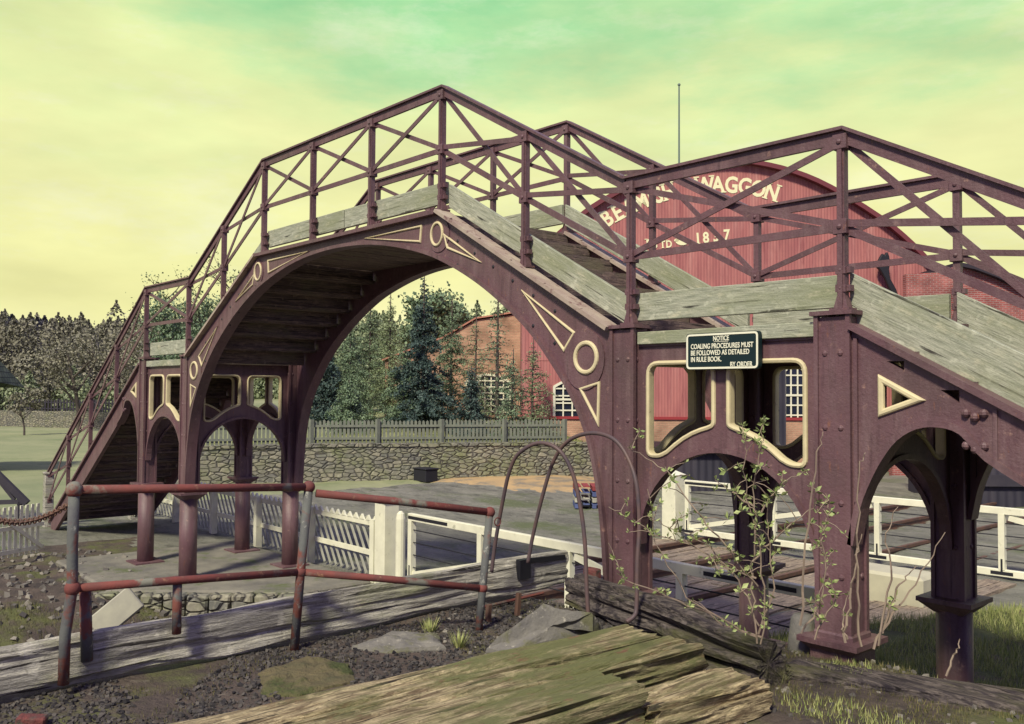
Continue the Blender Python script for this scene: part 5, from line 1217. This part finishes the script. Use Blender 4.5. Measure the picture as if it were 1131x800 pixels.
stems('bare_stems', 'tall bare brown stems in front of the near right column and arch', (gb.x, gb.y, -1.72), [
    ([(884, 690, 4.8), (890, 600, 4.8), (903, 500, 4.8), (909, 477, 4.8)], 0),
    ([(950, 715, 4.7), (947, 640, 4.7), (946, 580, 4.7), (952, 510, 4.7), (956, 500, 4.7)], 0),
    ([(932, 710, 4.7), (938, 660, 4.7), (945, 620, 4.7), (952, 590, 4.7)], 0),
    ([(965, 715, 4.7), (990, 670, 4.7), (1020, 630, 4.7), (1044, 588, 4.7)], .08),
    ([(970, 712, 4.7), (985, 640, 4.7), (978, 590, 4.7), (992, 560, 4.7)], .05),
    ([(975, 700, 4.7), (990, 650, 4.7), (998, 640, 4.7), (1012, 625, 4.7)], .15),
    ([(1045, 745, 4.6), (1056, 720, 4.6), (1060, 706, 4.6)], 0),
    ([(935, 705, 4.7), (930, 690, 4.7), (938, 655, 4.7)], 0)], False, .007)

# ------------------------------------------------------------------ trees
def tree_base(px, d):
    p = WD(px, 432, d); return Vector((p.x, p.y, gz(p.x, p.y)-.1))
def branch(mb, ends, p, d, L_, r, lvl, maxl, up=.15, spread=.7):
    seg = 4; pts = [p]; q = p.copy(); dd = d.copy()
    for i in range(seg):
        dd = (dd+Vector((random.gauss(0, .12), random.gauss(0, .12), random.gauss(up*.2, .08)))).normalized(); q = q+dd*L_/seg; pts.append(q.copy())
    mb.tube(pts, [r*(1-.55*i/seg) for i in range(seg+1)], 6 if lvl < 2 else 4, False)
    if lvl >= maxl: ends += pts[1:]; return
    for k in range(4 if lvl else 7):
        t = random.uniform(.35, 1); i = min(seg-1, int(t*seg)); b = pts[i].lerp(pts[i+1], t*seg-i)
        a = random.uniform(0, 6.28); nd = (dd*(.5)+Vector((math.cos(a), math.sin(a), random.uniform(-.1, .5)))*spread).normalized()
        branch(mb, ends, b, nd, L_*random.uniform(.42, .62), r*.45, lvl+1, maxl, up, spread)
    ends.append(q)
def broadleaf(px, ytop, d, label, leaf, density=14, lsz=.12, spread=.8, maxl=3, group='trees beyond the picket fence', lean=0, name='broadleaf_tree', scat=.35):
    b = tree_base(px, d); top = (432-ytop)/FPX*d; H = top-b.z; root = empty(name, b, label=label, cat='tree', group=group)
    mb = MB(); ends = []; branch(mb, ends, b, Vector((lean, 0, 1)).normalized(), H*.62, H*.020, 0, maxl, .3, spread)
    mb.build('trunk', BARK, root, fixn=False, smooth=True)
    if leaf and density:
        E = np.array([tuple(e) for e in ends]); C = np.repeat(E, density, 0)+RNG.normal(size=(len(E)*density, 3))*scat*(H/8)
        quads('crown', C, lsz, leaf, root)
    return root
def conifer(px, ytop, d, label, leaf, wid=.22, dens=1.0, bare=.0, lsz=.09, group='trees beyond the picket fence', droop=-.25, name='conifer_tree'):
    b = tree_base(px, d); H = (432-ytop)/FPX*d-b.z; root = empty(name, b, label=label, cat='tree', group=group)
    mb = MB(); mb.tube([b, b+Vector((0, 0, H*.5)), b+Vector((.05, 0, H))], [H*.017, H*.010, .015], 8); C = []
    z = .08*H
    while z < H*.99:
        f = z/H; R0 = H*wid*(1-f)**.85*random.uniform(.75, 1.15)
        if f > 1-bare: R0 *= .6
        for k in range(random.randint(4, 6)):
            a = random.uniform(0, 6.28); L_ = R0*random.uniform(.6, 1.15); tip = b+Vector((math.cos(a)*L_, math.sin(a)*L_, z+droop*L_*random.uniform(.3, 1.3))); s = b+Vector((0, 0, z)); mid = s.lerp(tip, .5)+Vector((0, 0, .12*L_))
            mb.tube([s, mid, tip], [.02*(1-f)+.008, .012, .005], 4, False)
            n = int(L_*60*dens*(.35 if f > 1-bare else 1))
            for j in range(n):
                t = random.random()**.7; q = (s.lerp(mid, t*2) if t < .5 else mid.lerp(tip, t*2-1)); w_ = .14+.22*L_*(1-t); C.append(q+Vector((random.gauss(0, w_*.5), random.gauss(0, w_*.5), random.gauss(-.03, .06))))
        z += H*.028+.06
    mb.build('trunk', BARK, root, fixn=False)
    quads('crown', np.array([tuple(c) for c in C]), lsz, leaf, root, aspect=.45)
    return root
def feathery(px, ytop, d, label, leaf, wid=.24, dens=1.0, name='larch_tree', **k):
    return conifer(px, ytop, d, label, leaf, wid, dens, .12, k.pop('lsz', .045), droop=k.pop('droop', -.1), name=name, **k)
conifer(467, 303, 36.5, 'tall dark blue-green conifer in the middle of the arch', NEEDLE, .27, 3.4, .2, .06)
feathery(549, 312, 36, 'slim sparse larch in front of the brick cottage window', LEAF_G, .24, .5)
feathery(386, 352, 40, 'mid-green larch left of the tall dark conifer', LEAF_G, .34, 2.6)
feathery(430, 322, 43, 'pale feathery larch just left of the dark conifer', LEAF_Y, .27, 1.8)
feathery(498, 328, 40, 'pale larch hiding the left gable of the brick cottage', LEAF_G, .30, 2.0)
feathery(525, 345, 38.5, 'loose pale larch right of the dark conifer', LEAF_Y, .28, .6)
conifer(520, 404, 34.5, 'small dark young conifer below the arched cottage window', NEEDLE, .34, 1.8, 0, .055)
conifer(362, 385, 39, 'dark rounded conifer at the left inside the arch', NEEDLE, .36, 2.6, 0, .06)
feathery(342, 360, 44, 'spreading green larch at the left side of the arch view', LEAF_G, .36, 2.2)
feathery(408, 330, 46, 'tall green larch behind the two nearer ones', LEAF_G, .33, 2.3)
feathery(446, 380, 37, 'low bushy green larch beside the foot of the dark conifer', LEAF_G, .45, 2.6)
conifer(385, 420, 35, 'low green bush behind the picket fence at left', LEAF_G, .62, 3, 0, .05, name='bush')
broadleaf(505, 318, 52, 'round dark green tree above the cottage roof', LEAF_G, 40, .09)
feathery(588, 372, 34.5, 'pale leafed young tree in front of the red corrugated wall', LEAF_Y, .34, .8)
feathery(566, 385, 34, 'yellowish young tree at the corner of the brick cottage', LEAF_G, .34, 1.2)
GB = 'bare trees behind the left stairs'
broadleaf(246, 268, 40, 'tall twiggy tree showing between the left stair railings', LEAF_Y, 3, .045, scat=.18, group=GB)
broadleaf(180, 292, 44, 'twiggy budding tree above the left landing railing', LEAF_Y, 3, .05, scat=.18, group=GB)
broadleaf(212, 320, 38, 'green budding tree behind the left landing', LEAF_G, 16, .05, group=GB)
broadleaf(275, 318, 42, 'sparse tree between the arch crown and left landing', LEAF_Y, 6, .05, scat=.2, group=GB)
broadleaf(150, 345, 60, 'thin grey-brown bare tree rising left of the stairs', WOODS, 8, .07, scat=.3, group=GB)
broadleaf(88, 338, 64, 'taller bare tree above the far woods at left', WOODS, 5, .07, scat=.25, group=GB)
broadleaf(28, 425, 58, 'small twisted bare tree by the hut at far left', WOODS, 2, .07, maxl=3, scat=.1, group=GB)
# hill and the woods on it
def hillz(t, k): return 0
hl_ = MB(); NN = 60; base = []
for i in range(NN+1):
    px = -260+i*(1700/NN)
    for j, (d, py) in enumerate(((85, 466), (110, 442), (150, 415), (210, 385 if px < 300 else 400), (300, 375 if px < 300 else 398))):
        p = WD(px, 432, d); zz = (432-py)/FPX*d+1.5*MN.noise(Vector((px*.01, j, 2))); 
        if px > 320: zz -= 0.0
        hl_.v.append((p.x, p.y, zz if j else -3.3))
hl_.f = [(i*5+j, (i+1)*5+j, (i+1)*5+j+1, i*5+j+1) for i in range(NN) for j in range(4)]
tag(hl_.build('hill', mat('hill_turf', (.15, .14, .08), .95, var=(.10, .10, .06), vscale=.15), smooth=True, fixn=False), kind='structure')
def woods(n, seed, pxr, dr, pytop, m, label, trunk=True, pyj=8, sz=.55, cov=45):
    rr = random.Random(seed); C = []; tk = MB()
    for i in range(n):
        px = rr.uniform(*pxr); d = rr.uniform(*dr); p = WD(px, 432, d); zt = (432-(pytop(px)+rr.gauss(0, pyj)))/FPX*d
        zb = -3.0+max(0, (d-85))*.11; H = min(zt-zb, rr.uniform(8, 14)); zb = zt-H
        for k in range(cov):
            a = rr.uniform(0, 6.28); f = rr.random(); rad = H*.26*math.sqrt(rr.random())*math.sin(math.pi*min(1, .12+f*.9))
            C.append((p.x+rad*math.cos(a), p.y+rad*math.sin(a), zb+H*(.12+.88*f)))
        for k in range(3): tk.tube([(p.x+rr.gauss(0, .5), p.y+rr.gauss(0, .5), zb-1), (p.x+rr.gauss(0, .7), p.y+rr.gauss(0, .7), zt-H*rr.uniform(0, .2))], [.12, .03], 4, False)
    o = quads('woodland', np.array(C), sz, m); tag(o, label, 'woodland', kind='stuff')
woods(260, 1, (-140, 340), (95, 150), lambda x: 356, WOODS, 'brownish leafless woodland covering the hill at left', cov=720, sz=.145, pyj=6)
woods(200, 5, (-140, 340), (80, 110), lambda x: 392, WOODS, 'paler scrubby trees lower on the hill at left', cov=620, sz=.14, pyj=8)
woods(110, 2, (-120, 330), (72, 95), lambda x: 425-.05*x, WOODG, 'green undergrowth trees along the foot of the hill', cov=560, sz=.12)
woods(26, 3, (-80, 70), (125, 150), lambda x: 354, WOODD, 'dark purple conifers on the skyline at far left', cov=700, sz=.2, pyj=2)
woods(150, 4, (300, 640), (62, 95), lambda x: 352, WOODG, 'woods behind the larches seen through the arch', cov=560, sz=.125, pyj=8)
